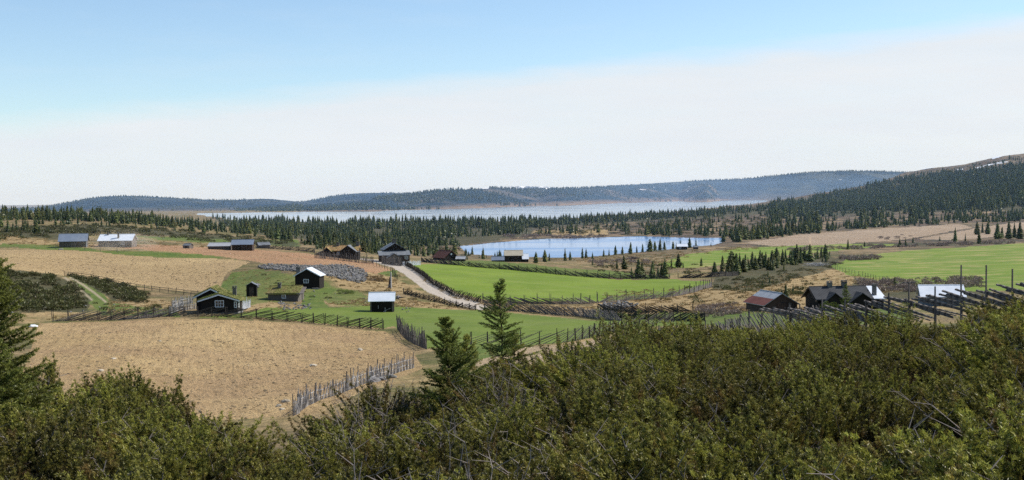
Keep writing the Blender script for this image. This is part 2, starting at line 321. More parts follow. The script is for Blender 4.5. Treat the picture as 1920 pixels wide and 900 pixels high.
def spruce_mat():
    m = leaf_mat('spruce needles', (.024, .038, .015), (.19, .22, .072), (.22, .20, .06), .25, .35)
    return m
M = dict(
 ground=ground_mat(),
 plough_near=plough_mat('ploughed soil', (.38, .24, .10), (.60, .425, .20), (.42, .27, .14), -.24, .62, .22, .5),
 plough_up=plough_mat('stubble soil', (.33, .215, .10), (.54, .39, .185), (.46, .32, .16), 1.35, 2.2, .25, .3),
 plough_red=plough_mat('red soil', (.33, .165, .085), (.46, .26, .135), (.42, .27, .14), 1.45, 3, .3, .2),
 plough_far=plough_mat('far stubble', (.30, .215, .14), (.42, .32, .22), (.34, .235, .145), 1.4, 4, .3, .2),
 track=plough_mat('bare track soil', (.42, .30, .17), (.56, .43, .27), (.42, .29, .16), 1.3, 3, .3, .2),
 meadow=meadow_mat('meadow grass', (.13, .19, .014), (.175, .24, .020), (.20, .235, .045)),
 meadow_dark=meadow_mat('lower meadow grass', (.11, .155, .018), (.145, .19, .024), (.15, .18, .045)),
 meadow_dry=meadow_mat('patchy meadow grass', (.115, .185, .014), (.165, .225, .022), (.34, .28, .10)),
 gravel=road_mat(),
 lake=water_mat('lake water', (.22, .29, .37), .08), tarn=water_mat('tarn water', (.13, .235, .41), .14),  # reflected sky is painted into the base colour of both waters
 black=wood_mat('tarred boards', (.016, .013, .011), (.035, .028, .022)), black_log=wood_mat('tarred logs', (.022, .017, .013), (.05, .038, .028), axis=1, board=5),
 greywood=wood_mat('weathered boards', (.15, .125, .105), (.30, .26, .22)), brownwood=wood_mat('brown boards', (.06, .042, .032), (.13, .095, .075)),
 bluewood=wood_mat('pale blue boards', (.20, .25, .29), (.28, .33, .37)),
 stake=wood_mat('stake wood', (.10, .085, .075), (.27, .24, .215), board=12), stake_pale=wood_mat('pale stake wood', (.32, .30, .28), (.62, .60, .57), board=12),
 stake_dark=wood_mat('dark stake wood', (.045, .038, .032), (.13, .115, .10), board=12),
 white=plain('white paint', (.75, .76, .76)), glass=plain('window glass', (.03, .04, .05), .08, .8),
 zinc=metal_mat('zinc sheet', (.34, .34, .34), (.46, .46, .46)), zinc_blue=metal_mat('blue grey sheet', (.15, .18, .23), (.20, .235, .29)),
 zinc_white=metal_mat('white sheet', (.62, .66, .70), (.78, .80, .82)), slate=metal_mat('dark roof tiles', (.035, .036, .038), (.065, .067, .07), rough=.75, axis='Y'),
 slate_grey=metal_mat('slate roofing', (.13, .14, .15), (.22, .23, .24), rough=.6),
 rustroof=metal_mat('rusty sheet', (.17, .055, .04), (.26, .10, .07), rough=.7), redroof=metal_mat('red brown roofing', (.12, .05, .035), (.18, .08, .055), rough=.8),
 tan_roof=metal_mat('tan roofing', (.36, .31, .23), (.47, .42, .32), rough=.8),
 sod=sod_mat('turf roof', (.14, .15, .04), (.24, .22, .07), (.26, .20, .09)), sod_orange=sod_mat('dry turf roof', (.34, .20, .09), (.42, .27, .12), (.25, .22, .08)),
 stone=stone_mat('grey stone', (.09, .085, .08), (.30, .285, .27)), boulder=stone_mat('pale boulder', (.36, .30, .22), (.58, .50, .38)),
 chimney=stone_mat('chimney stone', (.07, .065, .06), (.18, .17, .16)),
 spruce=spruce_mat(),
 spruce_near=leaf_mat('young spruce needles', (.014, .026, .008), (.27, .30, .06), None, .3, .1),
 spruce_yellow=leaf_mat('yellow spruce needles', (.05, .07, .015), (.38, .38, .07), None, .35, .1),
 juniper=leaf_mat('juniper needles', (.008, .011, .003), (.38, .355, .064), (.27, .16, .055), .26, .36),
 scrub=leaf_mat('heath scrub', (.03, .040, .014), (.21, .225, .065), (.17, .12, .06), .2, .3),
 willow=leaf_mat('bare willow twigs', (.12, .088, .075), (.32, .24, .19), None, .1, .2),
 straw=leaf_mat('dry grass', (.16, .11, .04), (.50, .37, .16), None, .2, .2), clod=stone_mat('soil clod', (.15, .095, .045), (.42, .29, .15)),
 ochre=leaf_mat('dry ochre twigs', (.10, .065, .025), (.30, .21, .08), None, .2, .2),
 lime=leaf_mat('spring green leaves', (.07, .09, .02), (.22, .26, .05), None, .3, .1),
 bark=plain('spruce bark', (.09, .065, .048), .95, .1), twig=plain('bare twigs', (.26, .22, .19), .9, .1),
 hill_far=hill_mat('far hill forest in haze blue', (.034, .060, .085), (.09, .10, .09), (.17, .14, .11), .02),  # distance haze painted in as a bluer forest colour
 hill_mid=hill_mat('lakeside hill forest in haze blue', (.030, .052, .062), (.17, .135, .10), (.30, .21, .14), .04),  # forest base colour shifted to blue to stand in for haze
 hill_snow=hill_mat('snowy fell', (.10, .11, .12), (.2, .2, .2), (.2, .2, .2), .22),
 snow=plain('old snow', (.82, .84, .87), .8),
)

# ------------------------------------------------------------------ object helpers
def tag(o, label=None, cat=None, group=None, kind=None):
    if label: o['label'] = label
    if cat: o['category'] = cat
    if group: o['group'] = group
    if kind: o['kind'] = kind
    return o
def link(name, data, parent=None, loc=(0, 0, 0), rot=(0, 0, 0), scale=None):
    o = bpy.data.objects.new(name, data); COL.objects.link(o)
    o.location = loc; o.rotation_euler = rot
    if scale is not None: o.scale = scale
    if parent: o.parent = parent
    return o
def thing(name, label, cat, loc, rz=0, group=None, scale=None):
    o = link(name, None, None, loc, (0, 0, rz), scale); return tag(o, label, cat, group)

def np_mesh(name, verts, faces, mat, attrs=None, smooth=False, fattr=None):
    """verts (n,3), faces (m,3|4) arrays"""
    me = bpy.data.meshes.new(name)
    verts = np.ascontiguousarray(verts, np.float32); faces = np.ascontiguousarray(faces, np.int32)
    nf, k = faces.shape
    me.vertices.add(len(verts)); me.vertices.foreach_set('co', verts.ravel())
    me.loops.add(nf * k); me.loops.foreach_set('vertex_index', faces.ravel())
    me.polygons.add(nf); me.polygons.foreach_set('loop_start', np.arange(0, nf * k, k, dtype=np.int32))
    me.polygons.foreach_set('use_smooth', np.full(nf, smooth))
    me.update(calc_edges=True)
    for nm, a in (attrs or {}).items():
        at_ = me.attributes.new(nm, 'FLOAT', 'POINT'); at_.data.foreach_set('value', np.ascontiguousarray(a, np.float32))
    for nm, a in (fattr or {}).items():
        at_ = me.attributes.new(nm, 'FLOAT', 'FACE'); at_.data.foreach_set('value', np.ascontiguousarray(a, np.float32))
    me.materials.append(mat); return me

class MB:
    def __init__(s): s.v = []; s.f = []
    def poly(s, pts, faces):
        b = len(s.v); s.v += [tuple(p) for p in pts]; s.f += [tuple(b + i for i in f) for f in faces]; return s
    def box(s, c, d, rz=0):
        x, y, z = d[0] / 2, d[1] / 2, d[2] / 2; co, si = math.cos(rz), math.sin(rz); P = []
        for k in (-z, z):
            for i, j in ((-x, -y), (x, -y), (x, y), (-x, y)): P.append((c[0] + i*co - j*si, c[1] + i*si + j*co, c[2] + k))
        return s.poly(P, [(3,2,1,0), (4,5,6,7), (0,1,5,4), (1,2,6,5), (2,3,7,6), (3,0,4,7)])
    def bar(s, a, b, w, w2=None, n=4, flat=1.0):
        a = Vector(a); b = Vector(b); d = (b - a)
        if d.length < 1e-5: return s
        d.normalize(); q = Vector((0, 0, 1)) if abs(d.z) < .9 else Vector((1, 0, 0))
        e = d.cross(q).normalized(); g = e.cross(d).normalized(); w2 = w if w2 is None else w2; P = []
        for p, r in ((a, w), (b, w2)):
            for i in range(n):
                t = 2 * math.pi * (i + .5) / n; P.append(p + e * math.cos(t) * r * flat + g * math.sin(t) * r)
        F_ = [(i, (i + 1) % n, n + (i + 1) % n, n + i) for i in range(n)]
        return s.poly(P, F_ + [tuple(range(n))[::-1], tuple(range(n, 2 * n))])
    def slab(s, quad, th):   # quad of 4 points, thickness downward (-z)
        P = [Vector(p) for p in quad]; Q = [p - Vector((0, 0, th)) for p in P]
        return s.poly(P + Q, [(0,1,2,3), (7,6,5,4), (0,4,5,1), (1,5,6,2), (2,6,7,3), (3,7,4,0)])
    def mesh(s, name, mat):
        me = bpy.data.meshes.new(name); me.from_pydata(s.v, [], s.f); me.materials.append(mat); me.update(); return me
    def obj(s, name, mat, parent=None, **k): return link(name, s.mesh(name, mat), parent, **k)

# ------------------------------------------------------------------ terrain sheet
rows = np.concatenate([np.linspace(-60, 2, 16), np.exp(np.linspace(math.log(3), math.log(2600), 900)),
                       np.linspace(2625, 9000, 150), np.exp(np.linspace(math.log(9400), math.log(60000), 14))])
vs = np.concatenate([np.linspace(-.95, -.46, 40), np.linspace(-.455, .455, 1250), np.linspace(.46, .95, 40)])
YY, VV = np.meshgrid(rows, vs, indexing='ij')
XX = VV * (np.maximum(YY, 0) + 25 * np.exp(-np.maximum(YY, 0) / 60.0) + 1e-3 + 35 * (YY < 0))
ZZ = height(XX, YY)
PX, PY = project(XX, np.maximum(YY, 1), ZZ)
nr, nc = XX.shape
wx = 3.0 * fbm(XX / 5.0, YY / 9.0, 11, 3); wy = 1.6 * fbm(XX / 5.0, YY / 9.0, 17, 3)
cPX = (PX + wx)[:-1, :-1]; cPY = (PY + wy)[:-1, :-1]; cY = YY[:-1, :-1]
REG = [
 ('ploughed_field', 'plough_near', (78, 172), [(72,606),(200,604),(340,598),(480,601),(560,609),(640,617),(722,622),(750,640),(775,662),(795,692),(700,725),(550,800),(300,820),(0,800),(40,700)]),
 ('stubble_field', 'plough_up', (225, 340), [(-40,470),(100,468),(200,476),(300,485),(430,487),(470,493),(425,512),(408,545),(350,547),(250,535),(130,517),(0,503),(-40,502)]),
 ('red_soil_field', 'plough_red', (250, 400), [(110,459),(300,459),(480,469),(560,474),(640,485),(700,493),(736,507),(705,514),(620,497),(490,494),(425,483),(300,471)]),
 ('distant_stubble_field', 'plough_far', (480, 900), [(1395,456),(1500,440),(1640,430),(1800,420),(1822,427),(1700,449),(1560,459),(1450,462)]),
 ('distant_stubble_field', 'plough_far', (480, 900), [(1715,449),(1850,425),(1920,415),(1990,410),(1990,436),(1900,441),(1800,450)]),
 ('bare_soil_track', 'track', (100, 150), [(880,680),(985,652),(1060,647),(1140,633),(1190,618),(1230,612),(1240,700),(900,720)]),
 ('gravel_road', 'gravel', (195, 350), [(650,484),(692,490),(736,502),(768,523),(793,544),(845,568),(880,579),(903,583),(914,578),(905,571),(864,556),(818,532),(788,511),(754,496),(704,485),(655,480)]),
 ('green_meadow', 'meadow', (205, 365), [(772,496),(860,495),(960,504),(1070,517),(1160,525),(1260,524),(1334,529),(1325,541),(1280,553),(1200,562),(1120,566),(950,566),(908,563),(856,549),(806,522)]),
 ('lower_meadow', 'meadow_dark', (120, 215), [(370,596),(440,590),(500,577),(560,580),(640,577),(690,574),(760,577),(900,583),(1000,591),(1100,602),(1250,601),(1250,611),(1180,617),(1100,636),(1050,644),(975,648),(880,650),(800,655),(768,630),(738,612),(720,616),(560,603),(480,596)]),
 ('lakeside_meadow', 'meadow_dry', (360, 620), [(1232,496),(1290,477),(1380,466),(1480,461),(1600,457),(1700,458),(1610,466),(1500,477),(1400,487),(1320,502),(1260,503)]),
 ('upper_meadow', 'meadow_dry', (225, 520), [(1555,500),(1600,482),(1700,470),(1990,452),(1990,560),(1800,545),(1680,532),(1590,516)]),
]
cls = np.zeros(cPX.shape, np.int16)
for i, (nm, mt, (ya, yb), poly) in enumerate(REG):
    cls[(cls == 0) & (cY > ya) & (cY < yb) & pip(poly, cPX, cPY)] = i + 1
idx = np.arange(nr * nc).reshape(nr, nc)
quads = np.stack([idx[:-1, :-1], idx[:-1, 1:], idx[1:, 1:], idx[1:, :-1]], -1).reshape(-1, 4)
def soft(polys, s=1.0, amp=6, rng_y=(0, 1e9)):
    out = np.zeros(XX.shape)
    q = PX + amp * fbm(XX / 6, YY / 10, 41, 4); r = PY + amp * .5 * fbm(XX / 6, YY / 10, 47, 4)
    for p in polys: out[pip(p, q, r) & (YY > rng_y[0]) & (YY < rng_y[1])] = s
    return out
A = {}
A['far'] = np.clip((YY - 330) / 250, 0, 1) * np.clip(1 - (PX < 560) * .75, 0, 1)
A['straw'] = soft([[(1130,540),(1340,540),(1500,505),(1560,500),(1680,530),(1700,545),(1500,590),(1380,590),(1240,590),(1130,575),(950,572),(950,585),(1100,595)],
                   [(600,570),(700,555),(760,560),(880,580),(700,575),(640,575)], [(600,510),(720,512),(800,550),(700,550),(640,540)],
                   [(230,560),(330,565),(330,585),(260,590),(190,590),(200,575)], [(1000,432),(1140,430),(1140,442),(1000,440)], [(470,560),(560,575),(560,590),(480,600),(460,585)],
                   [(0,440),(110,455),(100,465),(0,455)]], 1.0, 8)
A['green'] = soft([[(0,459),(105,457),(180,467),(300,474),(400,478),(420,485),(350,488),(290,483),(180,475),(60,465),(0,465)],
                   [(800,488),(900,488),(1000,496),(1100,504),(1250,516),(1250,524),(1100,520),(900,500)],
                   [(130,518),(150,515),(215,570),(330,582),(340,595),(190,590),(170,570)], [(690,500),(750,508),(745,520),(700,514)],
                   [(1100,585),(1300,592),(1330,605),(1130,600)], [(1240,585),(1700,580),(1700,610),(1240,610)], [(850,640),(980,640),(960,680),(850,690)], [(200,440),(560,450),(560,462),(300,450)]], 1.0, 8)
A['green'] = np.maximum(A['green'], soft([[(405,550),(440,512),(470,507),(560,515),(640,540),(760,575),(690,580),(560,560),(470,575)]], .8, 14)); A['green'] = np.maximum(A['green'], soft([[(400,550),(432,512),(450,510),(425,548),(450,575),(420,580)], [(560,552),(620,538),(640,545),(600,560),(620,580),(570,580)]], 1, 8))
A['heath'] = np.maximum(soft([[(0,503),(100,515),(140,530),(175,560),(160,585),(0,590),(-60,590),(-60,500)], [(128,516),(200,524),(275,548),(270,570),(220,565),(180,545)],
                   [(1330,545),(1350,510),(1420,498),(1560,480),(1580,500),(1500,520),(1400,548)], [(0,425),(200,420),(560,455),(560,462),(200,432),(110,450),(0,440)],
                   [(1560,485),(1700,478),(1560,492)], [(1600,520),(1850,520),(1850,560),(1600,560)], [(1420,460),(1900,452),(1900,457),(1450,470)], [(1430,384),(1560,364),(1640,348),(1700,335),(1800,321),(1990,308),(1990,395),(1700,398),(1440,412)], [(400,412),(1000,416),(1000,440),(860,462),(700,462),(480,440)], [(1000,418),(1440,390),(1440,402),(1000,428)]], .85, 10), np.clip((75 - YY) / 15, 0, 1) * np.clip((PY < 830) + .6, 0, 1) * .55)
# wheel ruts of the small track
rut = np.zeros(XX.shape)
for line in ([(122,521),(140,534),(158,550),(172,562)], [(132,521),(156,534),(178,550),(198,566)]):
    for (x0, y0), (x1, y1) in zip(line, line[1:]):
        t = np.clip(((PX-x0)*(x1-x0)+(PY-y0)*(y1-y0))/((x1-x0)**2+(y1-y0)**2), 0, 1)
        d = np.hypot(PX - x0 - t*(x1-x0), (PY - y0 - t*(y1-y0)) * 1.3); rut = np.maximum(rut, np.clip(1.6 - d / 1.9, 0, 1) * (YY > 180) * (YY < 280))
A['rut'] = rut
V3 = np.stack([XX, YY, ZZ], -1).reshape(-1, 3)
def terrain_part(name, c, mat):
    q = quads[cls.ravel() == c]
    used, inv = np.unique(q.ravel(), return_inverse=True)
    me = np_mesh(name, V3[used], inv.reshape(-1, 4), mat, {k: a.ravel()[used] for k, a in A.items()}, True)
    return tag(link(name, me), kind='structure')
terrain_part('ground', 0, M['ground'])
for i, (nm, mt, yr, poly) in enumerate(REG): terrain_part(nm, i + 1, M[mt])

# lakes: flat sheets a little larger than the hollows they fill
def lake(name, z, x0, x1, y0, y1, mat):
    n = 40; gx, gy = np.meshgrid(np.linspace(x0, x1, n), np.linspace(y0, y1, n))
    ii = np.arange(n * n).reshape(n, n); f = np.stack([ii[:-1, :-1], ii[:-1, 1:], ii[1:, 1:], ii[1:, :-1]], -1).reshape(-1, 4)
    me = np_mesh(name, np.stack([gx.ravel(), gy.ravel(), np.full(n * n, z)], -1), f, mat, smooth=True)
    tag(link(name, me), kind='structure')
def pool(name, poly, z, mat, grow):
    P = []
    for a, b in poly:
        pu, qu = unroll(a, b); y = z / float(slope_of(qu)); P.append((y * u_of(pu, qu), y))
    cx = sum(p[0] for p in P) / len(P); cy_ = sum(p[1] for p in P) / len(P)
    m = MB(); m.poly([(cx + (x - cx) * grow, cy_ + (y - cy_) * grow, z) for x, y in P], [tuple(range(len(P)))[::-1]])
    o = m.obj(name, mat); tag(o, kind='structure')
    if o.data.polygons[0].normal.z < 0: o.data.flip_normals()
pool('tarn', POLY_L1, LAKE1, M['tarn'], 1.06)
lake('lake', LAKE2, -1600, 1900, 1280, 9500, M['lake'])

# ------------------------------------------------------------------ far hills
HILLTREES = []
def hill(name, sky, y0f, y1f, mat, amp, sn, seed, z0=-26, rough=5.0, ntree=0, ht=(6, 10)):
    xs = np.arange(sky[0][0], sky[-1][0], 1.3); sy = np.interp(xs, [p[0] for p in sky], [p[1] for p in sky])
    ks = max(3, 25); pad = np.pad(sy, ks, mode='edge'); sy = np.convolve(pad, np.ones(2*ks+1)/(2*ks+1), 'same')[ks:-ks]
    nv = 70; t = np.concatenate([np.linspace(0, 1, nv), [1.08, 1.25, 1.6]])
    P = np.zeros((len(t), len(xs), 3)); shore = np.zeros((len(t), len(xs))); snow = np.zeros_like(shore)
    for j, (x, y) in enumerate(zip(xs, sy)):
        pu, qu = unroll(x, y); u = u_of(pu, qu); ya = y0f(x); yb = y1f(x); zc = yb * float(slope_of(qu))
        yy = ya + (yb - ya) * t
        prof_ = np.where(t <= 1, (t * .55 + .45 * t * t * (3 - 2 * t)), 1 - (t - 1) * 1.5)
        P[:, j, 0] = u * yy; P[:, j, 1] = yy; P[:, j, 2] = z0 + (zc - z0) * prof_
        shore[:, j] = np.clip(1 - t / .28, 0, 1); snow[:, j] = sn
    e = np.clip(t * 6, 0, 1)[:, None] * np.clip((1.02 - t) * 5, 0, 1)[:, None]
    P[:, :, 2] += e * amp * fbm(P[:, :, 0] / 420, P[:, :, 1] / 500, seed, 4)
    P[:, :, 2] += np.clip(t * 5, 0, 1)[:, None] * rough * (vnoise(P[:, :, 0] / 7, P[:, :, 1] / 30, seed + 3) + .5 * vnoise(P[:, :, 0] / 3, P[:, :, 1] / 20, seed + 5)) * np.clip(vnoise(P[:, :, 0] / 200, P[:, :, 1] / 200, seed + 9) + .9, .2, 1)
    rh = np.random.default_rng(seed); k = 0
    while k < ntree:
        i = int((nv - 1) * rh.uniform(0, 1) ** .8) if rh.random() < .75 else nv - 1 - int(rh.integers(0, 3)); j = int(rh.integers(0, len(xs)))
        if vnoise(P[i, j, 0] / 260, P[i, j, 1] / 420, seed + 21) < (-.35 if i > nv * .35 else .25): k += .2; continue
        HILLTREES.append((P[i, j, 0] + rh.normal(0, 3), P[i, j, 1], P[i, j, 2] - 1, rh.uniform(*ht))); k += 1
    ii = np.arange(P.shape[0] * P.shape[1]).reshape(P.shape[:2]); f = np.stack([ii[:-1, :-1], ii[:-1, 1:], ii[1:, 1:], ii[1:, :-1]], -1).reshape(-1, 4)
    tag(link(name, np_mesh(name, P.reshape(-1, 3), f, mat, {'shore': shore.ravel(), 'snow': snow.ravel()}, False)), kind='structure')
def shoreY(x):
    y = np.interp(x, [300, 480, 560, 700, 760, 830, 900, 960, 1010, 1050, 1110, 1170, 1215, 1272, 1325, 1350, 1440], [399, 398.5, 397.5, 396.5, 393.5, 392.5, 390.5, 388, 386, 386, 383, 380.5, 379.5, 377.5, 379, 376.5, 374.4])
    q = unroll(x, y)[1]; return float(min(LAKE2 / slope_of(q), 7500)) * 1.01
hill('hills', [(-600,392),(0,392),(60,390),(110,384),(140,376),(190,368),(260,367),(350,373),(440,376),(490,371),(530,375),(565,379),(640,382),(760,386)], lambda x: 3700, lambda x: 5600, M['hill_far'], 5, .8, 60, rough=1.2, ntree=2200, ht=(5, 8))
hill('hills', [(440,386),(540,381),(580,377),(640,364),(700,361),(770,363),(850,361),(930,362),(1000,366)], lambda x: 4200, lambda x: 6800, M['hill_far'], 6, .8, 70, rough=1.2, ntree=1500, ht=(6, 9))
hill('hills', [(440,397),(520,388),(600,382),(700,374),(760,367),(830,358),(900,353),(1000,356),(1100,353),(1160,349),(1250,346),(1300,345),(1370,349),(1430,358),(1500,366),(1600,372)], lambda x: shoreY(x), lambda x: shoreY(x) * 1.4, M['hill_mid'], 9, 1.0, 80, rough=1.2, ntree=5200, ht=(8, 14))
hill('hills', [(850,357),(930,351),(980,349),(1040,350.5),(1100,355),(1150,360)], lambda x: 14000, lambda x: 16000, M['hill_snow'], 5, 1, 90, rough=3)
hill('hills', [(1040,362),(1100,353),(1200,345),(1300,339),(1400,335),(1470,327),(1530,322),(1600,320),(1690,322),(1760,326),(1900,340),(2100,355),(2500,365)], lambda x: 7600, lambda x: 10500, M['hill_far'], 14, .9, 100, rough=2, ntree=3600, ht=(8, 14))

# ------------------------------------------------------------------ vegetation meshes
def tufts(base, direc, n, ln, wd, spread, tone, r):
    """n needle triangles around each base point, leaning along direc. base (k,3) direc (k,3) tone (k,)"""
    k = len(base); B = np.repeat(base, n, 0); D = np.repeat(direc, n, 0)
    D = D + spread * r.normal(size=B.shape); D /= np.linalg.norm(D, axis=1, keepdims=True) + 1e-9
    S = np.cross(D, r.normal(size=B.shape)); S /= np.linalg.norm(S, axis=1, keepdims=True) + 1e-9
    L = (ln * r.uniform(.6, 1.3, len(B)))[:, None]; W = (wd * r.uniform(.7, 1.3, len(B)))[:, None]
    B = B + .25 * L * r.normal(size=B.shape)
    v = np.stack([B - S * W, B + S * W, B + D * L], 1).reshape(-1, 3)
    t = np.clip(np.repeat(tone, n) + r.normal(0, .14, len(B)), 0, 1)
    return v, t
def tri_mesh(name, v, t, mat):
    f = np.arange(len(v)).reshape(-1, 3); return np_mesh(name, v, f, mat, fattr={'tone': t})

def make_juniper(seed, big=1.0, lean=(-.25, 0), ntuft=18, bare=.2):
    r = np.random.default_rng(seed); rr = random.Random(seed)
    bases, dirs, tones = [], [], []; tw = MB()
    nb = 84
    for b in range(nb):
        if b % 7 == 0: caz = r.uniform(0, 2 * math.pi); cel = r.beta(1.6, 1.2) * 1.2 + .15; cln = r.uniform(.95, 1.75); cbt = r.normal(0, .17)
        az = caz + r.normal(0, .17); el = cel + r.normal(0, .12)
        ln = cln * r.uniform(.75, 1.05)
        d = np.array([math.cos(az) * math.cos(el), math.sin(az) * math.cos(el), math.sin(el) * .82]); d[0] += lean[0] * .6
        p = np.array([r.normal(0, .22), r.normal(0, .22), -.15]); p0 = p.copy()
        seg = 8; pts = [p.copy()]
        for s in range(seg):
            d = d + np.array([lean[0] * .12, lean[1] * .1, .05]) + r.normal(0, .07, 3); d /= np.linalg.norm(d); p = p + d * ln / seg; pts.append(p.copy())
        isbare = r.random() < bare; bt = cbt + r.normal(0, .05)
        if b % 3 == 0 or isbare:
            for i in range(seg if isbare else 4): tw.bar(pts[i], pts[i+1], .014 * (1 - i / seg * .7), .014 * (1 - (i+1) / seg * .7), 3)
            if isbare:
                for q in range(7):
                    i = rr.randint(3, seg); e = Vector(pts[i]) + Vector((r.normal(0, .12), r.normal(0, .12), r.uniform(.02, .2))); tw.bar(pts[i], e, .006, .002, 3)
        if isbare and r.random() < .7: continue
        for i in range(2, seg + 1):
            f = i / seg; m = 3 if i < seg else 2
            for q in range(m):
                a2 = r.normal(size=3); a2[2] = abs(a2[2]) * .6; a2 /= np.linalg.norm(a2); dd = d * 1.0 + a2 * .62; dd /= np.linalg.norm(dd)
                tl = r.uniform(.09, .22) * (1.35 - .6 * f)
                nn = 5
                for w in range(nn):
                    bases.append(pts[i] - (pts[i] - pts[i-1]) * r.random() + dd * tl * (w + .4) / nn); dirs.append(dd)
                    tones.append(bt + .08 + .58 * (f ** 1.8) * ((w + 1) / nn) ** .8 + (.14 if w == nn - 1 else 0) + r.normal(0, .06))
    v, t = tufts(np.array(bases), np.array(dirs), ntuft, .036, .0054, .6, np.array(tones), r)
    return tri_mesh('foliage', v, t, M['juniper']), tw.mesh('twigs', M['twig'])

def make_spruce_detail(seed, h, wr, mat, whorl=.11, dens=1.0, droop=.25, ragged=.25, el0=-.1):
    r = np.random.default_rng(seed); bases, dirs, tones = [], [], []; tk = MB()
    n = 14; ps = [np.array([.03 * h * math.sin(i * .7 + seed) * (i / n) * .4, .02 * math.cos(i), h * i / n]) for i in range(n + 1)]
    for i in range(n): tk.bar(ps[i], ps[i+1], .035 * h / 2.5 * (1 - i / n) + .006, .035 * h / 2.5 * (1 - (i + 1) / n) + .005, 6)
    def stem(z): k = min(int(z / h * n), n - 1); t = z / h * n - k; return ps[k] * (1 - t) + ps[k+1] * t
    z = .12 * h
    while z < h * .985:
        fz = z / h; rad = wr * ((1 - fz) ** .8) * (.55 + .45 * min(1, fz * 5))
        if fz > .9: rad = max(rad, .1)
        nb = r.integers(4, 7)
        for b in range(nb):
            if r.random() < ragged * .6: continue
            az = r.uniform(0, 2 * math.pi); L = rad * r.uniform(1 - ragged * 1.6, 1 + ragged); 
            if L < .05: continue
            el = el0 + (.85 - el0) * fz + r.normal(0, .1); d = np.array([math.cos(az) * math.cos(el), math.sin(az) * math.cos(el), math.sin(el)])
            p = stem(z).copy(); seg = max(3, int(L / .09)); q = [p.copy()]
            for s in range(seg):
                d = d + np.array([0, 0, -droop * .12 + .10 * droop * (s / seg) * 3]) + r.normal(0, .05, 3); d /= np.linalg.norm(d); p = p + d * L / seg; q.append(p.copy())
            for s in range(0, seg, 2): tk.bar(q[s], q[min(s + 2, seg)], .009 * (1 - s / seg) + .003, .003, 3)
            side = np.cross(d, [0, 0, 1]); side /= np.linalg.norm(side) + 1e-9
            for s in range(1, seg + 1):
                f = s / seg
                for sd in (-1, 1, 0):
                    if sd == 0: dd = d.copy()
                    else: dd = d * .75 + side * sd * .75 + np.array([0, 0, r.normal(-.08, .15)])
                    dd /= np.linalg.norm(dd); tl = (.09 + .20 * L * (1 - f * .7)) * r.uniform(.6, 1.2); nn = max(2, int(tl / .04))
                    for w in range(nn):
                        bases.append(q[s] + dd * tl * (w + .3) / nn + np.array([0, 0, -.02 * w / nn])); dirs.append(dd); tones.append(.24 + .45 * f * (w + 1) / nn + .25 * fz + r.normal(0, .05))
        z += whorl * (1.1 - .5 * fz) * r.uniform(.7, 1.3)
    for w in range(12):
        zz = h * (.93 + .07 * w / 12); bases.append(stem(min(zz, h * .999))); dirs.append(np.array([0, 0, 1.])); tones.append(.7)
    v, t = tufts(np.array(bases), np.array(dirs), int(10 * dens), .038, .0075, .75, np.array(tones), r)
    return tri_mesh('crown', v, t, mat), tk.mesh('trunk', M['bark'])

def conifer_arrays(seed, layers, per, r0=.19, jag=2, base=.05):
    ex = (.8, .62, 1.0, .7)[seed % 4]; r0 = r0 * (1.0, .85, 1.25, .95)[(seed // 2) % 4]
    r = np.random.default_rng(seed); V, T = [], []
    asym = r.uniform(0, 6.28)
    for ly in range(7):      # ragged inner body
        z0 = base + (.9 - base) * ly / 7; z1 = z0 + .24; q = r0 * .62 * (1 - z0) ** ex
        for k in range(5):
            a0 = 2 * math.pi * (k + r.uniform(-.2, .2)) / 5 + ly; a1 = a0 + 1.5; q0 = q * r.uniform(.7, 1.2)
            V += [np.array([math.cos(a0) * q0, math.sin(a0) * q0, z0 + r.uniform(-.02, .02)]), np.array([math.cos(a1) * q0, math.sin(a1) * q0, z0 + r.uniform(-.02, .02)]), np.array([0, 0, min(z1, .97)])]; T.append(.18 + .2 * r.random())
    for i in range(layers):
        z = base + (.97 - base) * (i / (layers - 1)) ** .92 + r.normal(0, .006); R_ = r0 * max(.05, (1 - z)) ** ex * r.uniform(.6, 1.2) + .008
        if z < base + .12: R_ *= .8
        n = max(4, int(per * (1 - .35 * z)))
        for k in range(n):
            az = 2 * math.pi * (k + r.uniform(-.4, .4)) / n + i * 1.3; Rr = R_ * r.uniform(.55, 1.2) * (1 + .12 * math.cos(az - asym)); dz = -r.uniform(.2, .5) * Rr + .03 * (z > .7)
            e = np.array([math.cos(az), math.sin(az), 0]); s = np.array([-math.sin(az), math.cos(az), 0]); c = np.array([0, 0, z])
            tone = .3 + .35 * r.random() + .15 * z
            for j in range(jag):
                a0 = (j) / jag * .9; a1 = (j + 1.25) / jag; w = R_ * r.uniform(.32, .55) * (1 - .35 * a0)
                b0 = c + e * Rr * a0 * .8 + np.array([0, 0, .035 + dz * a0]); tip = c + e * Rr * a1 * .85 + np.array([0, 0, dz * a1 - .012]) + s * r.normal(0, .1) * Rr
                V += [b0 - s * w + np.array([0, 0, -.015]), b0 + s * w + np.array([0, 0, -.015]), tip]; T.append(tone + .12 * j)
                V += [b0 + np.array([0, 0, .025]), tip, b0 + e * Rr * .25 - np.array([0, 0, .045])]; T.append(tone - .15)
    return np.array(V), np.array(T)
def trunk_mesh():
    m = MB(); m.bar((0, 0, -.06), (0, 0, .5), .018, .011, 5); m.bar((0, 0, .5), (0, 0, .99), .011, .002, 5); return m.mesh('trunk', M['bark'])
TRUNK = trunk_mesh()
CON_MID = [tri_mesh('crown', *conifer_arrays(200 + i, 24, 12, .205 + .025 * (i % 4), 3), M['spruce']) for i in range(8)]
CON_LOW = [conifer_arrays(300 + i, 11, 6, .20 + .035 * (i % 3), 1) for i in range(8)]

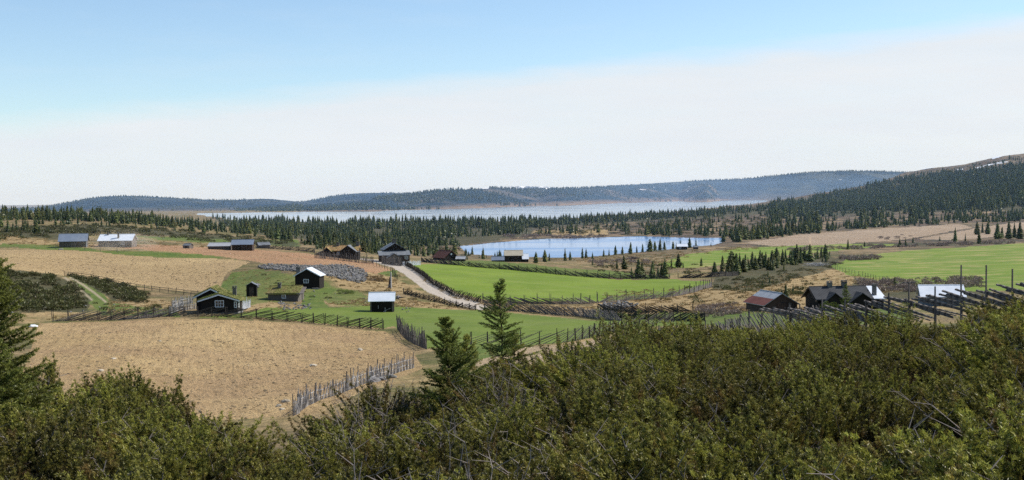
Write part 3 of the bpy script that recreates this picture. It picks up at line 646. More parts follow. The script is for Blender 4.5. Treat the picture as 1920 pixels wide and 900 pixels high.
# ------------------------------------------------------------------ conifers
TREES = []     # x, y, z, h, zone
def pt_tree(px, py, hpx, zone):
    p = hits(px, py)[0]
    if np.isnan(p[0]): return
    TREES.append((p[0], p[1], p[2], hpx * p[1] / F, zone))
LS = 'dark spruce standing on the near shore of the small blue lake'
for a in [(1005,493,21),(1022,491,23),(1030,490,16),(1060,489,24),(1069,488,17),(1092,485,21),(1111,486,14),(1132,481,14),(1142,480,15),(1154,478,18),(1167,477,16),(1182,476,22),(1194,474,13),(1205,473,16),(1219,472,24),(1228,470,18),(1237,469,23),(1246,468,16),(1262,467,15),(1268,467,13),(1276,461,12),(1293,465,20),(1305,465,20),(1333,462,8),(985,490,10),(1099,485,19)]: pt_tree(*a, LS)
LC = 'spruce by the dark fence at the far edge of the central green meadow'
for a in [(1111,497,11),(1171,505,27),(1157,503,18),(1197,521,37),(1204,519,30),(1184,518,18),(1223,521,32),(1240,521,26),(1247,521,36),(1234,517,20),(1259,501,16),(1272,501,26),(1315,499,16),(1281,502,10)]: pt_tree(*a, LC)
LG = 'dark spruce in the dense grove between the meadows on the right'
for a in [(1341,513,21),(1355,505,26),(1367,512,29),(1376,499,24),(1387,509,35),(1397,509,32),(1411,504,32),(1424,504,36),(1435,502,30),(1447,500,27),(1458,498,28),(1468,497,30),(1480,494,26),(1495,492,34),(1508,489,25),(1519,487,18),(1533,485,22),(1548,481,24),(1540,484,20),(1405,507,26),(1418,506,22),(1441,506,24),(1362,513,18),(1450,507,20),(1440,520,12),(1488,486,18),(1502,494,22)]: pt_tree(*a, LG)
LR = 'lone spruce at the edge of the far green meadow on the right'
for a in [(1590,468,20),(1687,463,17),(1698,462,17),(1712,455,11),(1621,463,11),(1791,453,26),(1810,453,17),(1836,457,26),(1852,439,24),(1870,448,30),(1878,447,22),(1891,448,34),(1902,446,28),(1912,448,34),(1925,447,32),(1832,440,25),(1842,437,20),(1762,452,9)]: pt_tree(*a, LR)
LB = 'small green spruce near the dark farm buildings at right'
for a in [(1678,535,17),(1487,552,20),(1474,558,26),(1466,556,14),(1443,532,14),(1430,538,12)]: pt_tree(*a, LB)
rnd = np.random.default_rng(5)
def forest(poly, n, h0, h1, zone, clus=0.0, seed=0, sc=40.0):
    xs = [p[0] for p in poly]; ys = [p[1] for p in poly]; got = 0; tries = 0
    while got < n and tries < n * 12:
        tries += 1
        x = rnd.uniform(min(xs), max(xs)); y = rnd.uniform(min(ys), max(ys))
        if not pip(poly, np.array([x]), np.array([y]))[0]: continue
        if clus and float(vnoise(np.array([x / sc]), np.array([y / sc * 4]), seed)[0]) < -1 + 2 * clus * rnd.uniform(.3, 1.4): continue
        p = hits(x, y)[0]
        if np.isnan(p[0]): continue
        if (p[1] > 1200 and in_lake(p[0], p[1], POLY_L2, LAKE2)) or (400 < p[1] < 900 and in_lake(p[0], p[1], POLY_L1, LAKE1)): continue
        hh = rnd.uniform(h0, h1) * rnd.choice([.6, .8, 1.0, 1.12]); TREES.append((p[0], p[1], p[2] - .1, hh, zone)); got += 1
        for _ in range(int(rnd.integers(0, 3)) if p[1] > 300 else 0):
            a = rnd.uniform(0, 6.28); dd = hh * rnd.uniform(.3, 1.1); X = p[0] + math.cos(a) * dd; Y = p[1] + math.sin(a) * dd * 1.5
            TREES.append((X, Y, H(X, Y) - .1, hh * rnd.uniform(.4, .95), zone)); got += 1
LL = 'conifer in the wood along the left skyline'; LM = 'conifer in the wooded belt before the big lake'
forest([(-60,400),(60,399),(200,405),(330,412),(470,430),(480,442),(300,424),(100,412),(-60,415)], 1000, 2.8, 5.0, LL)
forest([(-60,412),(100,408),(300,418),(420,432),(500,440),(560,455),(400,440),(200,425),(-60,440)], 130, 2.0, 5.0, LL, .5, 3)
forest([(-20,425),(110,430),(100,450),(-20,445)], 26, 2.2, 4.0, 'low spruce on the heath behind the field at far left', .2, 9)
forest([(430,420),(560,428),(700,431),(870,431),(1000,428),(985,438),(860,446),(700,448),(560,440),(470,436)], 1250, 3.4, 6.4, LM, .4, 15, 50)
forest([(395,409),(560,414),(700,416),(900,416),(1000,413),(1010,428),(700,431),(430,425)], 1100, 5.5, 9.0, LM)
forest([(470,436),(620,442),(860,450),(870,462),(700,464),(600,458),(520,450)], 620, 3.0, 5.4, LM, .45, 17, 40)
LF = 'spruce in the wood close behind the dark farmhouses'
forest([(560,456),(700,463),(800,468),(865,474),(868,486),(800,482),(700,476),(600,468)], 190, 2.8, 4.6, LF)
forest([(862,470),(965,478),(960,489),(868,488)], 22, 2.6, 4.6, LF)
LV = 'conifer on the brown heath between the two lakes'
forest([(1000,418),(1200,404),(1300,397),(1440,388),(1450,396),(1300,407),(1200,414),(1000,426)], 1000, 5.0, 8.5, LV)
forest([(880,440),(1000,424),(1200,412),(1460,398),(1460,440),(1370,444),(1200,440),(1000,441)], 420, 3.5, 6.5, LV, .55, 4, 30)
forest([(1200,432),(1300,430),(1300,443),(1200,441)], 26, 5, 7, LV)
LH = 'conifer on the slope of the large hill at right'
forest([(1440,386),(1560,364),(1640,348),(1700,335),(1800,320),(1990,306),(1990,385),(1850,392),(1700,396),(1560,402),(1440,408)], 7500, 7, 12, LH, .42, 6, 50)
forest([(1640,350),(1700,330),(1800,312),(1990,286),(1990,330),(1800,332),(1700,345)], 330, 4, 8, LH, .6, 8, 40)
forest([(1440,405),(1700,395),(1990,382),(1990,402),(1800,412),(1600,418),(1440,425)], 500, 6, 10, LH, .5, 12, 40)
LN = 'spruce in the dark row behind the tan stubble field'
forest([(1350,512),(1400,500),(1450,492),(1560,478),(1560,490),(1480,500),(1420,512),(1360,518)], 60, 3.2, 5.2, LG)
forest([(1368,446),(1440,434),(1500,428),(1640,420),(1780,410),(1990,394),(1990,408),(1860,418),(1800,418),(1640,429),(1500,438),(1400,450)], 800, 4.0, 6.8, LN)
forest([(1360,448),(1400,440),(1440,438),(1440,448),(1380,456)], 26, 5, 8, LN)
TREES.sort(key=lambda t: -t[3] / t[1])
GRP = 'spruces scattered over the valley'
far_v, far_t = [], []
for i, (x, y, z, h, zone) in enumerate(TREES):
    rz = rnd.uniform(0, 6.28); w = rnd.uniform(1.15, 1.75)
    if i < 290:
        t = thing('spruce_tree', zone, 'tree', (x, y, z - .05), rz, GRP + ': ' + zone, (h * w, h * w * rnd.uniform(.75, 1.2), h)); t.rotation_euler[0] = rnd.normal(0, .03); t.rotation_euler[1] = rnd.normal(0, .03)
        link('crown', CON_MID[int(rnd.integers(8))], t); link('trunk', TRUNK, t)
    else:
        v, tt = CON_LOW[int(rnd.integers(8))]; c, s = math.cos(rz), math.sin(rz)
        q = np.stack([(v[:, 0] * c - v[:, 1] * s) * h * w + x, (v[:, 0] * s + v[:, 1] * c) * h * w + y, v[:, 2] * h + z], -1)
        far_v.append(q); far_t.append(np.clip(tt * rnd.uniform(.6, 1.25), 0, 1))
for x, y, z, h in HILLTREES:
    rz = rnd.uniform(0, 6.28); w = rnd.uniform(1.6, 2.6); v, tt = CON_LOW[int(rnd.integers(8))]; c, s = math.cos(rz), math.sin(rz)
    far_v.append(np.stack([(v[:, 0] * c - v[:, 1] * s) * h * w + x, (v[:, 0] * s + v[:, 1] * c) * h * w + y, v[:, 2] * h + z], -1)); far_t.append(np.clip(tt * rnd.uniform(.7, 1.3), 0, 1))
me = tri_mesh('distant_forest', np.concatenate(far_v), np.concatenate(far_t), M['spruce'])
tag(link('distant_forest', me), 'distant belt of dark conifers covering the slopes around the lakes', 'forest', kind='stuff')

# ------------------------------------------------------------------ foreground spruces
def near_spruce(px, Y, h, wr, seed, mat, label, **k):
    x, y, z = at(px, Y); t = thing('young_spruce', label, 'tree', (x, y, z - .1), 0)
    c, s = make_spruce_detail(seed, h, wr, mat, **k); link('crown', c, t); link('trunk', s, t)
near_spruce(-16, 24, 4.2, 1.3, 1, M['spruce_near'], 'dark green spruce cut off by the left edge of the view', dens=1.5, ragged=.2, whorl=.09)
near_spruce(-34, 23, 2.5, 1.4, 12, M['spruce_near'], 'second low wide spruce crowding the cut off spruce at the left edge', dens=1.3, ragged=.15, whorl=.09)
near_spruce(836, 33, 3.0, 1.2, 2, M['spruce_near'], 'bushy young spruce left of the taller slim spruce', ragged=.42, whorl=.085, dens=1.3, el0=.2)
near_spruce(872, 34.5, 2.5, .95, 5, M['spruce_yellow'], 'yellow green spruce tip rising right behind the bushy young spruce', ragged=.45, el0=.3)
near_spruce(938, 40, 4.05, 1.3, 3, M['spruce_near'], 'tall slim ragged spruce in the middle of the juniper slope', ragged=.42, whorl=.15)
near_spruce(962, 40.8, 2.3, .8, 6, M['spruce_yellow'], 'low yellow green spruce against the foot of the tall slim spruce', ragged=.3)

# ------------------------------------------------------------------ junipers
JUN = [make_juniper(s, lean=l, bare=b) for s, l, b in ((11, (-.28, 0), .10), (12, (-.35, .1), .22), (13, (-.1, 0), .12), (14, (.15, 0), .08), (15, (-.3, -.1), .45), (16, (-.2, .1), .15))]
JY = {-100: (31, .9), 0: (31, 1.), 200: (33, 1.), 330: (31, .9), 400: (28, .75), 550: (25, .7), 640: (31, .9), 700: (34, 1.), 850: (40, .95), 1000: (42, 1.), 1200: (48, 1.05), 1400: (50, 1.), 1600: (52, 1.), 1680: (52, .92), 1720: (52, .72), 1830: (52, .72), 1880: (50, 1.1), 1920: (50, 1.3), 2300: (50, 1.2)}
jk = sorted(JY)
pts = []
for tries in range(30000):
    Y = 8.0 + (54 - 8.0) * math.sqrt(random.random()); px = random.uniform(-90, 2010)
    ymax = np.interp(px, jk, [JY[k][0] for k in jk])
    if Y > ymax: continue
    x = Y * u_of(px, 600)
    if any((x - a) ** 2 + ((Y - b)) ** 2 < 1.5 ** 2 for a, b, _ in pts): continue
    if ((px - 575) / 60) ** 2 + ((Y - 22.5) / 1.8) ** 2 < 1 or ((px - 412) / 30) ** 2 + ((Y - 23.5) / 1.3) ** 2 < 1: continue
    pts.append((x, Y, px))
pts.sort(key=lambda p: p[1]); pts = pts[:296]
re_ = random.Random(99); margin = []
for tries in range(9000):      # the thicket goes on a little past both sides of the view
    Y = 8.0 + 46 * math.sqrt(re_.random()); px = re_.choice((re_.uniform(-220, -90), re_.uniform(2010, 2270)))
    if Y > np.interp(px, jk, [JY[k][0] for k in jk]): continue
    x = Y * u_of(px, 600)
    if any((x - a) ** 2 + (Y - b) ** 2 < 1.6 ** 2 for a, b, _ in pts + margin): continue
    margin.append((x, Y, px))
st_ = random.getstate()
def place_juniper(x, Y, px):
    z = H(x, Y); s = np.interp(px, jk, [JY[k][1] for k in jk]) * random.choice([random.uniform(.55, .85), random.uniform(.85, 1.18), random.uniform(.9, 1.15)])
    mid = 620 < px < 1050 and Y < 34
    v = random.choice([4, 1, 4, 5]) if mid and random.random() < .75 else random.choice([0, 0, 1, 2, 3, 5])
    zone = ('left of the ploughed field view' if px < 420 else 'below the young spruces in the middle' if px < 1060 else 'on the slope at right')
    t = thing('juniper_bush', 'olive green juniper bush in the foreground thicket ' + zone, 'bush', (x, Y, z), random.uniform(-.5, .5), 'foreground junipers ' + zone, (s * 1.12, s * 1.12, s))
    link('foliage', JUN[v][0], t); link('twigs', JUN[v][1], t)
for p in pts: place_juniper(*p)
st_ = random.getstate()
for p in margin: place_juniper(*p)
random.setstate(st_)

# ------------------------------------------------------------------ middle-distance scrub
def blob_arrays(seed, n=150, size=.16):
    r = np.random.default_rng(seed); d = r.normal(size=(n, 3)); d /= np.linalg.norm(d, axis=1, keepdims=True); d[:, 2] = np.abs(d[:, 2])
    rad = r.uniform(.35, 1, n) ** .4 * (1 + .25 * np.sin(d[:, 0] * 4 + seed) * np.cos(d[:, 1] * 5)); b = d * rad[:, None] * np.array([1, 1, .8])
    return tufts(b, d + np.array([0, 0, .6]), 1, size * 1.6, size * .55, .5, .15 + .6 * d[:, 2] * rad, r)
BL = [blob_arrays(500 + i) for i in range(6)]
def scrub(name, label, cat, regions, mat, dense=BL):
    V, T = [], []
    for poly, n, r0, r1, hs in regions:
        xs = [p[0] for p in poly]; ys = [p[1] for p in poly]; k = 0
        for _ in range(n * 15):
            if k >= n: break
            x = rnd.uniform(min(xs), max(xs)); y = rnd.uniform(min(ys), max(ys))
            if not pip(poly, np.array([x]), np.array([y]))[0]: continue
            p = hits(x, y)[0]
            if np.isnan(p[0]): continue
            k += 1; v, t = dense[int(rnd.integers(len(dense)))]; s = rnd.uniform(r0, r1); c, sn = math.cos(k), math.sin(k)
            V.append(np.stack([(v[:, 0] * c - v[:, 1] * sn) * s + p[0], (v[:, 0] * sn + v[:, 1] * c) * s + p[1], v[:, 2] * s * hs + p[2] - .05], -1)); T.append(np.clip(t * rnd.uniform(.6, 1.3), 0, 1))
    return tag(link(name, tri_mesh(name, np.concatenate(V), np.concatenate(T), mat)), label, cat, kind='stuff')
scrub('heath_scrub', 'low dark juniper and heather scrub covering the slopes of the valley', 'scrub', [
 ([(-20,506),(100,518),(135,530),(160,552),(158,578),(100,584),(-20,588)], 330, .5, 1.2, .9), ([(130,518),(200,526),(275,550),(268,568),(240,566),(180,540)], 150, .5, 1.1, .9),
 ([(150,570),(330,562),(330,588),(170,590)], 14, .4, .8, .9), ([(1335,545),(1350,525),(1430,515),(1560,490),(1585,495),(1500,522),(1410,548)], 110, .5, 1.0, .7),
 ([(0,428),(200,420),(470,440),(560,455),(470,462),(250,440),(0,450)], 330, .6, 1.6, .8), ([(1150,545),(1400,535),(1550,500),(1600,540),(1400,575),(1180,578)], 34, .5, 1.2, .6),
 ([(1440,545),(1520,540),(1530,556),(1450,562)], 26, .6, 1.1, .8), ([(1100,495),(1350,495),(1350,520),(1100,512)], 60, .5, 1.2, .7),
 ([(480,507),(700,515),(760,560),(500,560)], 22, .3, .7, .7), ([(1000,428),(1450,400),(1450,440),(1000,441)], 260, 1.2, 2.5, .6), ([(560,455),(860,468),(860,476),(600,464)], 80, .8, 1.6, 1)], M['scrub'])
scrub('willow_thicket', 'thicket of leafless reddish willow twigs beside the right hand farm', 'thicket', [
 ([(1600,528),(1700,524),(1840,520),(1850,540),(1720,548),(1610,545)], 150, .6, 1.3, .9), ([(1310,574),(1400,570),(1405,592),(1300,596)], 50, .4, .9, .9),
 ([(1575,483),(1655,479),(1650,486),(1580,490)], 46, .8, 1.6, .9), ([(1480,466),(1900,452),(1900,457),(1480,472)], 130, .8, 1.7, .8), ([(1640,445),(1700,440),(1740,448),(1680,455)], 16, .8, 1.4, .8),
 ([(1100,490),(1200,484),(1230,494),(1120,500)], 40, .7, 1.4, .7), ([(940,440),(1140,442),(1140,446),(960,448)], 60, 1, 2, .8)], M['willow'])
BD = [blob_arrays(600 + i, 700, .07) for i in range(2)]
BDM = {}
def shrub(px, py, s, mat, label, hs=1.0):
    p = hits(px, py)[0]; r = random.choice(BD); t = thing('shrub', label, 'shrub', tuple(p), random.random() * 6, None, (s, s, s * hs))
    key = (id(r[0]), mat.name)
    if key not in BDM:
        tw = MB(); rr = random.Random(3)
        for _ in range(26):
            a = rr.uniform(0, 6.28); e = rr.uniform(.3, 1.4); tw.bar((0, 0, 0), (math.cos(a) * math.cos(e), math.sin(a) * math.cos(e), math.sin(e) * .85), .02, .006, 3)
        BDM[key] = (tri_mesh('foliage', r[0], r[1], mat), tw.mesh('twigs', M['twig']))
    link('foliage', BDM[key][0], t); link('twigs', BDM[key][1], t)
shrub(702, 526, 2.1, M['ochre'], 'rounded ochre shrub just right of the grey stone heap', .6)
shrub(716, 528, 1.3, M['ochre'], 'small ochre shrub on the right side of the rounded ochre shrub', .7)
shrub(648, 551, 1.5, M['lime'], 'yellow green shrub on the bank above the small metal roofed shed', .6)
shrub(655, 549, 1.0, M['lime'], 'smaller yellow green shrub touching the one above the shed', .6)
shrub(741, 519, 1.2, M['scrub'], 'dark low shrub at the left verge of the gravel road', .6)
shrub(774, 562, .9, M['ochre'], 'dry tuft of shrub below the dark road fence', .6)
shrub(1553, 583, 1.5, M['lime'], 'light green shrub in front of the left gable of the tiled farmhouse', 1.0)
def mid_spruce(px, Y, h, label):
    x, y, z = at(px, Y); t = thing('spruce_tree', label, 'tree', (x, y, z - .1), 0)
    c, s = make_spruce_detail(int(px), h, h * .33, M['spruce_near'], whorl=.2, ragged=.15, dens=1.5); link('crown', c, t); link('trunk', s, t)
mid_spruce(1586, 162, 4.0, 'dark broad spruce standing in front of the tiled farmhouse')
# bare yellowish sapling twigs on the brow
def sapling(px, Y, h, label, seed):
    x, y, z = at(px, Y); t = thing('sapling', label, 'sapling', (x, y, z)); r = np.random.default_rng(seed); m = MB(); B, D, T = [], [], []
    for i in range(9):
        a = r.uniform(0, 6.28); p = np.array([0, 0, .2]); d = np.array([math.cos(a) * .5, math.sin(a) * .5, 1.]); L = h * r.uniform(.55, 1); n = 8
        for k in range(n):
            q = p + d / np.linalg.norm(d) * L / n; d = d + r.normal(0, .08, 3); m.bar(p, q, .014 * (1 - k / n) + .004, .014 * (1 - (k + 1) / n) + .003, 4)
            if k > 2:
                for w in range(5): B.append(q + r.normal(0, .05, 3)); D.append(d / np.linalg.norm(d)); T.append(.5)
            p = q
    m.obj('stems', M['ochre'], t); v, tt = tufts(np.array(B), np.array(D), 9, .06, .009, .8, np.array(T), r); link('leaves', tri_mesh('leaves', v, tt, M['spruce_yellow']), t)
sapling(1160, 38, 2.2, 'yellow green sapling with thin upright twigs on the juniper brow', 4)
sapling(1183, 40, 2.1, 'second thin yellow sapling close right of the first on the brow', 9)
sapling(1692, 50, 1.9, 'thin crooked sapling between the fence posts near the pale blue shed', 14)

# ------------------------------------------------------------------ fences
POST = {}
def post_mesh(mat, n=6):
    if mat.name not in POST:
        m = MB(); m.bar((0, 0, -.25), (.02, .01, 1), 1.0 * .05, .8 * .05, n); POST[mat.name] = m.mesh('post', mat)
    return POST[mat.name]
def path_pts(line, step, jitter=.0):
    if len(line[0]) == 3: P = np.array([at(a, Y) for a, _, Y in line])
    else: P = np.array([hits(a, b)[0] for a, b in line])
    P = P[~np.isnan(P[:, 0])]; seg = np.hypot(*(P[1:, :2] - P[:-1, :2]).T); L = np.concatenate([[0], np.cumsum(seg)]); n = max(2, int(L[-1] / step) + 1)
    s = np.linspace(0, L[-1], n); X = np.interp(s, L, P[:, 0]) + rnd.normal(0, jitter, n); Y = np.interp(s, L, P[:, 1]) + rnd.normal(0, jitter, n)
    return [Vector((X[i], Y[i], H(X[i], Y[i]))) for i in range(n)]
def fence(label, line, style='slant', h=1.15, step=1.8, mat='stake', post_h=1.5, post_r=1.0, rail_w=.035, rails=3, span=2.6, dirn=1, group=None, lean=.0, pmat=None):
    P = path_pts(line, step, .05); o = P[0]; t = thing('wooden_fence', label, 'fence', o, 0, group)
    pm = post_mesh(M[pmat or mat]); rr = random.Random(int(line[0][0] * 7))
    for i, p in enumerate(P[:100]):
        k = post_h * rr.uniform(.85, 1.15)
        link('post', pm, t, p - o, (rr.gauss(0, .05) + lean, rr.gauss(0, .05), rr.random() * 6), (post_r, post_r, k))
        if style == 'slant': link('post', pm, t, p - o + Vector((.08, .22, 0)), (rr.gauss(0, .05), rr.gauss(0, .05), 1), (post_r, post_r, k * rr.uniform(.8, 1.05))) if len(P) <= 50 else None
    m = MB()
    Q = P if dirn > 0 else P[::-1]
    L = [0]
    for a, b in zip(Q, Q[1:]): L.append(L[-1] + (b.xy - a.xy).length)
    tot = L[-1]
    def pos(s, hh, off=0):
        s = min(max(s, 0), tot); k = max(i for i in range(len(L)) if L[i] <= s + 1e-6); k = min(k, len(Q) - 2); f = (s - L[k]) / max(L[k+1] - L[k], 1e-6)
        p = Q[k].lerp(Q[k+1], f) - o; return Vector((p.x, p.y + off, p.z + hh))
    s = 0.0
    if style in ('slant', 'long'):
        d = step / rails
        while s < tot:
            w = rail_w * rr.uniform(.7, 1.3); ln = span * rr.uniform(.8, 1.15); hh = h * rr.uniform(.85, 1.12)
            e = min(s + ln, tot + .5); m.bar(pos(s, .04, rr.uniform(-.04, .12)), pos(e, hh * (e - s) / ln + .02, rr.uniform(-.04, .12)) + Vector((0, 0, 0)), w, w * .7, 5); s += d * rr.uniform(.7, 1.3)
    elif style == 'pales':
        for hh in (h * .35, h * .75):
            q = 0
            while q < tot: m.bar(pos(q, hh + rr.gauss(0, .04), .06), pos(min(q + 3, tot), hh + rr.gauss(0, .04), .06), .03, .025, 5); q += 2.8
        while s < tot:
            hh = h * rr.uniform(.7, 1.25) * (1.35 if rr.random() < .08 else 1); a = pos(s, -.05); b = pos(s, hh) + Vector((rr.gauss(lean, .09), rr.gauss(0, .07), 0)); m.bar(a, b, rail_w * rr.uniform(.7, 1.2), rail_w * .6, 5); s += step / rails * rr.uniform(.6, 1.4)
    elif style == 'wire':
        for hh in (.5, .95):
            for i in range(len(Q) - 1): m.bar(Q[i] - o + Vector((0, 0, hh)), Q[i+1] - o + Vector((0, 0, hh)), .012, .012, 3)
    elif style == 'rails':
        for hh in (.45, .85):
            for i in range(len(Q) - 1): m.bar(Q[i] - o + Vector((0, -.05, hh + rr.gauss(0, .04))), Q[i+1] - o + Vector((0, -.05, hh + rr.gauss(0, .04))), .05, .04, 5)
    m.obj('wire' if style == 'wire' else 'pales' if style == 'pales' else 'rails', M[mat], t)
fence('long weathered slanted rail fence along the top edge of the ploughed field', [(98,603),(160,601),(240,600),(320,594),(345,593)], h=1.2, step=2.0, rails=6, span=4.2, post_h=1.35, mat='stake', pmat='stake_dark', rail_w=.05)
fence('dark slanted rail fence running from the black cabin to the ploughed field corner', [(345,593),(400,594),(480,598),(560,604),(640,612),(718,618)], h=1.25, step=2.1, rails=4, span=4.4, post_h=1.4, mat='stake_dark', rail_w=.045)
fence('pale bleached pale fence left of the black turf roofed cabin', [(318,588),(345,582),(382,578)], 'pales', h=1.0, step=1.6, rails=9, mat='stake_pale', rail_w=.05, post_h=1.2)
fence('short pale fence behind the bleached fence at the turf roofed cabin', [(322,577),(345,571),(362,568)], 'pales', h=1.1, step=1.6, rails=8, mat='stake_pale', rail_w=.05, post_h=1.2)
fence('short white paling beside the right wall of the black turf roofed cabin', [(452,581),(470,576)], 'pales', h=1.05, step=1.2, rails=9, mat='white', rail_w=.06, post_h=1.0)
fence('short leaning stake fence along the right edge of the ploughed field', [(746,618),(757,632),(777,645),(800,655)], 'pales', h=1.25, step=1.5, rails=8, mat='stake', rail_w=.045, post_h=1.9)
fence('tall bleached stake fence at the near corner of the ploughed field', [(551,780),(575,762),(605,748),(640,738),(672,724),(700,713),(735,702),(775,690)], 'pales', h=.95, step=1.4, rails=10, mat='stake_pale', pmat='stake', rail_w=.035, post_h=1.35, post_r=.8, lean=.05)
fence('dense dark fence on the left verge of the gravel road', [(757,550),(790,559),(850,574),(891,582)], 'slant', h=.75, step=2.2, rails=7, mat='stake_dark', rail_w=.045, span=2.4, post_h=.95)
fence('long dense dark fence between the gravel road and the green meadow', [(738,491),(762,499),(785,512),(808,531),(850,554),(902,568)], 'slant', h=1.15, step=2.4, rails=7, mat='stake_dark', rail_w=.05, span=2.6, post_h=1.3)
fence('dark board fence along the near edge of the green meadow behind the slim spruce', [(905,568),(952,570),(1010,570),(1060,571),(1120,568)], 'slant', h=1.1, step=2.3, rails=7, mat='stake', rail_w=.06, span=3, post_h=1.7, dirn=-1)
fence('grey bleached fence climbing the right corner of the green meadow', [(1120,568),(1200,563),(1265,556),(1300,549),(1334,538)], 'slant', h=1.0, step=2.4, rails=7, mat='stake', rail_w=.055, span=3, post_h=1.8)
fence('slanted rail fence above the lower meadow right of the gravel road end', [(908,581),(1000,586),(1080,593),(1165,602)], 'slant', h=1.25, step=2.0, rails=8, mat='stake', rail_w=.055, span=2.8, post_h=1.2, dirn=-1)
fence('upper of two short dark fences in the dry grass between the meadows', [(1122,582),(1200,586),(1300,585)], 'slant', h=1.0, step=2.3, rails=8, mat='stake_dark', rail_w=.06, span=2.6, post_h=1.4, dirn=-1)
fence('lower of two short dark fences in the dry grass between the meadows', [(1126,588),(1165,596),(1240,600),(1320,603)], 'slant', h=1.1, step=2.2, rails=8, mat='stake_dark', rail_w=.06, span=2.8, post_h=1.4)
fence('open slanted rail fence between the lower meadow and the bare soil track', [(850,648),(905,647),(978,648),(1050,644),(1100,635),(1180,615),(1262,604)], 'slant', h=1.25, step=2.1, rails=2.4, mat='stake_dark', rail_w=.05, span=4.6, post_h=1.5)
fence('long dark fence along the far edge of the green meadow', [(790,491),(850,497),(950,505),(1060,516),(1150,523),(1255,523)], 'slant', h=1.1, step=3.0, rails=8, mat='stake_dark', rail_w=.065, span=3.2, post_h=1.6, dirn=-1)
fence('short grey fence below the spruce grove', [(1272,522),(1340,520),(1384,517)], 'slant', h=1.1, step=2.6, rails=8, mat='stake_dark', rail_w=.07, span=3, post_h=1.7)
fence('thin wire fence along the straw slope beside the far green meadow', [(1545,497),(1570,507),(1620,519),(1672,532)], 'wire', step=4, mat='stake', post_h=1.2, post_r=1.2)
fence('tall palisade in front of the turf roofed farmhouse', [(590,484),(640,488),(700,494)], 'pales', h=1.7, step=2.6, rails=11, mat='stake', rail_w=.075, post_h=1.9)
fence('tall palisade in front of the two storey farmhouse', [(716,494),(735,497),(752,499)], 'pales', h=1.9, step=2.2, rails=11, mat='stake', rail_w=.07, post_h=2.0)
fence('white painted paling right of the two storey farmhouse', [(756,498),(788,497)], 'pales', h=1.0, step=2.2, rails=12, mat='white', rail_w=.08, post_h=1.0)
fence('thin wire fence along the left side of the gravel road top', [(672,491),(705,499),(735,511),(745,525)], 'wire', step=4, mat='stake_dark', post_h=1.3, post_r=1.2)
fence('low dark fence between the heath and the stubble field at left', [(122,518),(160,521),(200,529),(250,541),(330,551),(372,556)], 'rails', step=3.2, mat='stake_dark', post_h=1.0, post_r=1.2)
fence('few thin posts with wire along the top of the stubble field', [(105,467),(135,466),(165,470),(220,474)], 'wire', step=4.5, mat='stake', post_h=1.5, post_r=1.2)
fence('dark fence line on the heath behind the red soil field', [(480,465),(530,468),(590,474)], 'slant', h=1.1, step=3, rails=7, mat='stake', rail_w=.07, span=3, post_h=1.3)
# palisade and big rail fence on the brow at right
fence('dense grey slanted stake fence on the slope below the rust roofed barn', [(1235,0,128),(1300,0,112),(1400,0,96),(1500,0,88),(1560,0,82)], 'slant', h=1.45, step=2.0, rails=11, mat='stake', rail_w=.035, span=1.9, post_h=1.7, dirn=-1)
def brow_fence():
    x0, y0, z0 = at(1479, 66); o = Vector((x0, y0, z0)); t = thing('rail_fence', 'large weathered rail fence with tall posts crossing the brow at right', 'fence', o)
    posts = [(1479,572,70),(1540,560,66),(1583,562,65),(1622,563,63),(1665,549,62),(1703,529,61),(1752,537,60),(1801,497,59),(1848,497,58),(1897,504,57),(1950,500,56)]
    W = []
    for i, (px, top, Y) in enumerate(posts):
        x, y, z = at(px, Y); q = unroll(px, top)[1]; zt = y * float(slope_of(q)); m = MB()
        m.bar((x - o.x, y - o.y, z - o.z - .3), (x - o.x + .02, y - o.y, zt - o.z), .048, .036, 7); link('post', m.mesh('post', M['stake']), t)
        m = MB(); m.bar((x - o.x + .10, y - o.y + .22, z - o.z - .3), (x - o.x + .14, y - o.y + .22, z - o.z + 1.35 + .2 * random.random()), .05, .04, 7); link('post', m.mesh('post', M['stake_dark']), t)
        W.append(Vector((x, y, z)) - o)
    m = MB(); cb = W[5]; q = unroll(1703, 530)[1]; zt = (W[5].y + o.y) * float(slope_of(q)) - o.z
    m.bar((cb.x - .35, cb.y - .07, zt), (cb.x + .3, cb.y - .07, zt + .02), .035, .03, 5); m.obj('crossbar', M['stake'], t)
    m = MB(); rr = random.Random(5)
    for i in range(-1, len(W) - 1):
        for j in range(6):
            f = (j + rr.uniform(-.2, .2)) / 6.0; k = i + f; 
            a = W[max(0, min(len(W) - 1, int(math.floor(k))))] if k >= 0 else W[0]
            def pos(k):
                k0 = max(0, min(len(W) - 2, int(math.floor(k)))); return W[k0] + (W[k0+1] - W[k0]) * (k - k0)
            ln = rr.uniform(1.9, 2.6); hh = rr.uniform(1.35, 1.7)
            p = pos(k) + Vector((0, rr.uniform(.03, .16), hh)); q = pos(k + ln) + Vector((0, rr.uniform(.03, .16), hh - rr.uniform(.95, 1.2)))
            m.bar(p, q, .055, .035, 5, flat=1.5)
    m.obj('rails', M['stake'], t)
brow_fence()

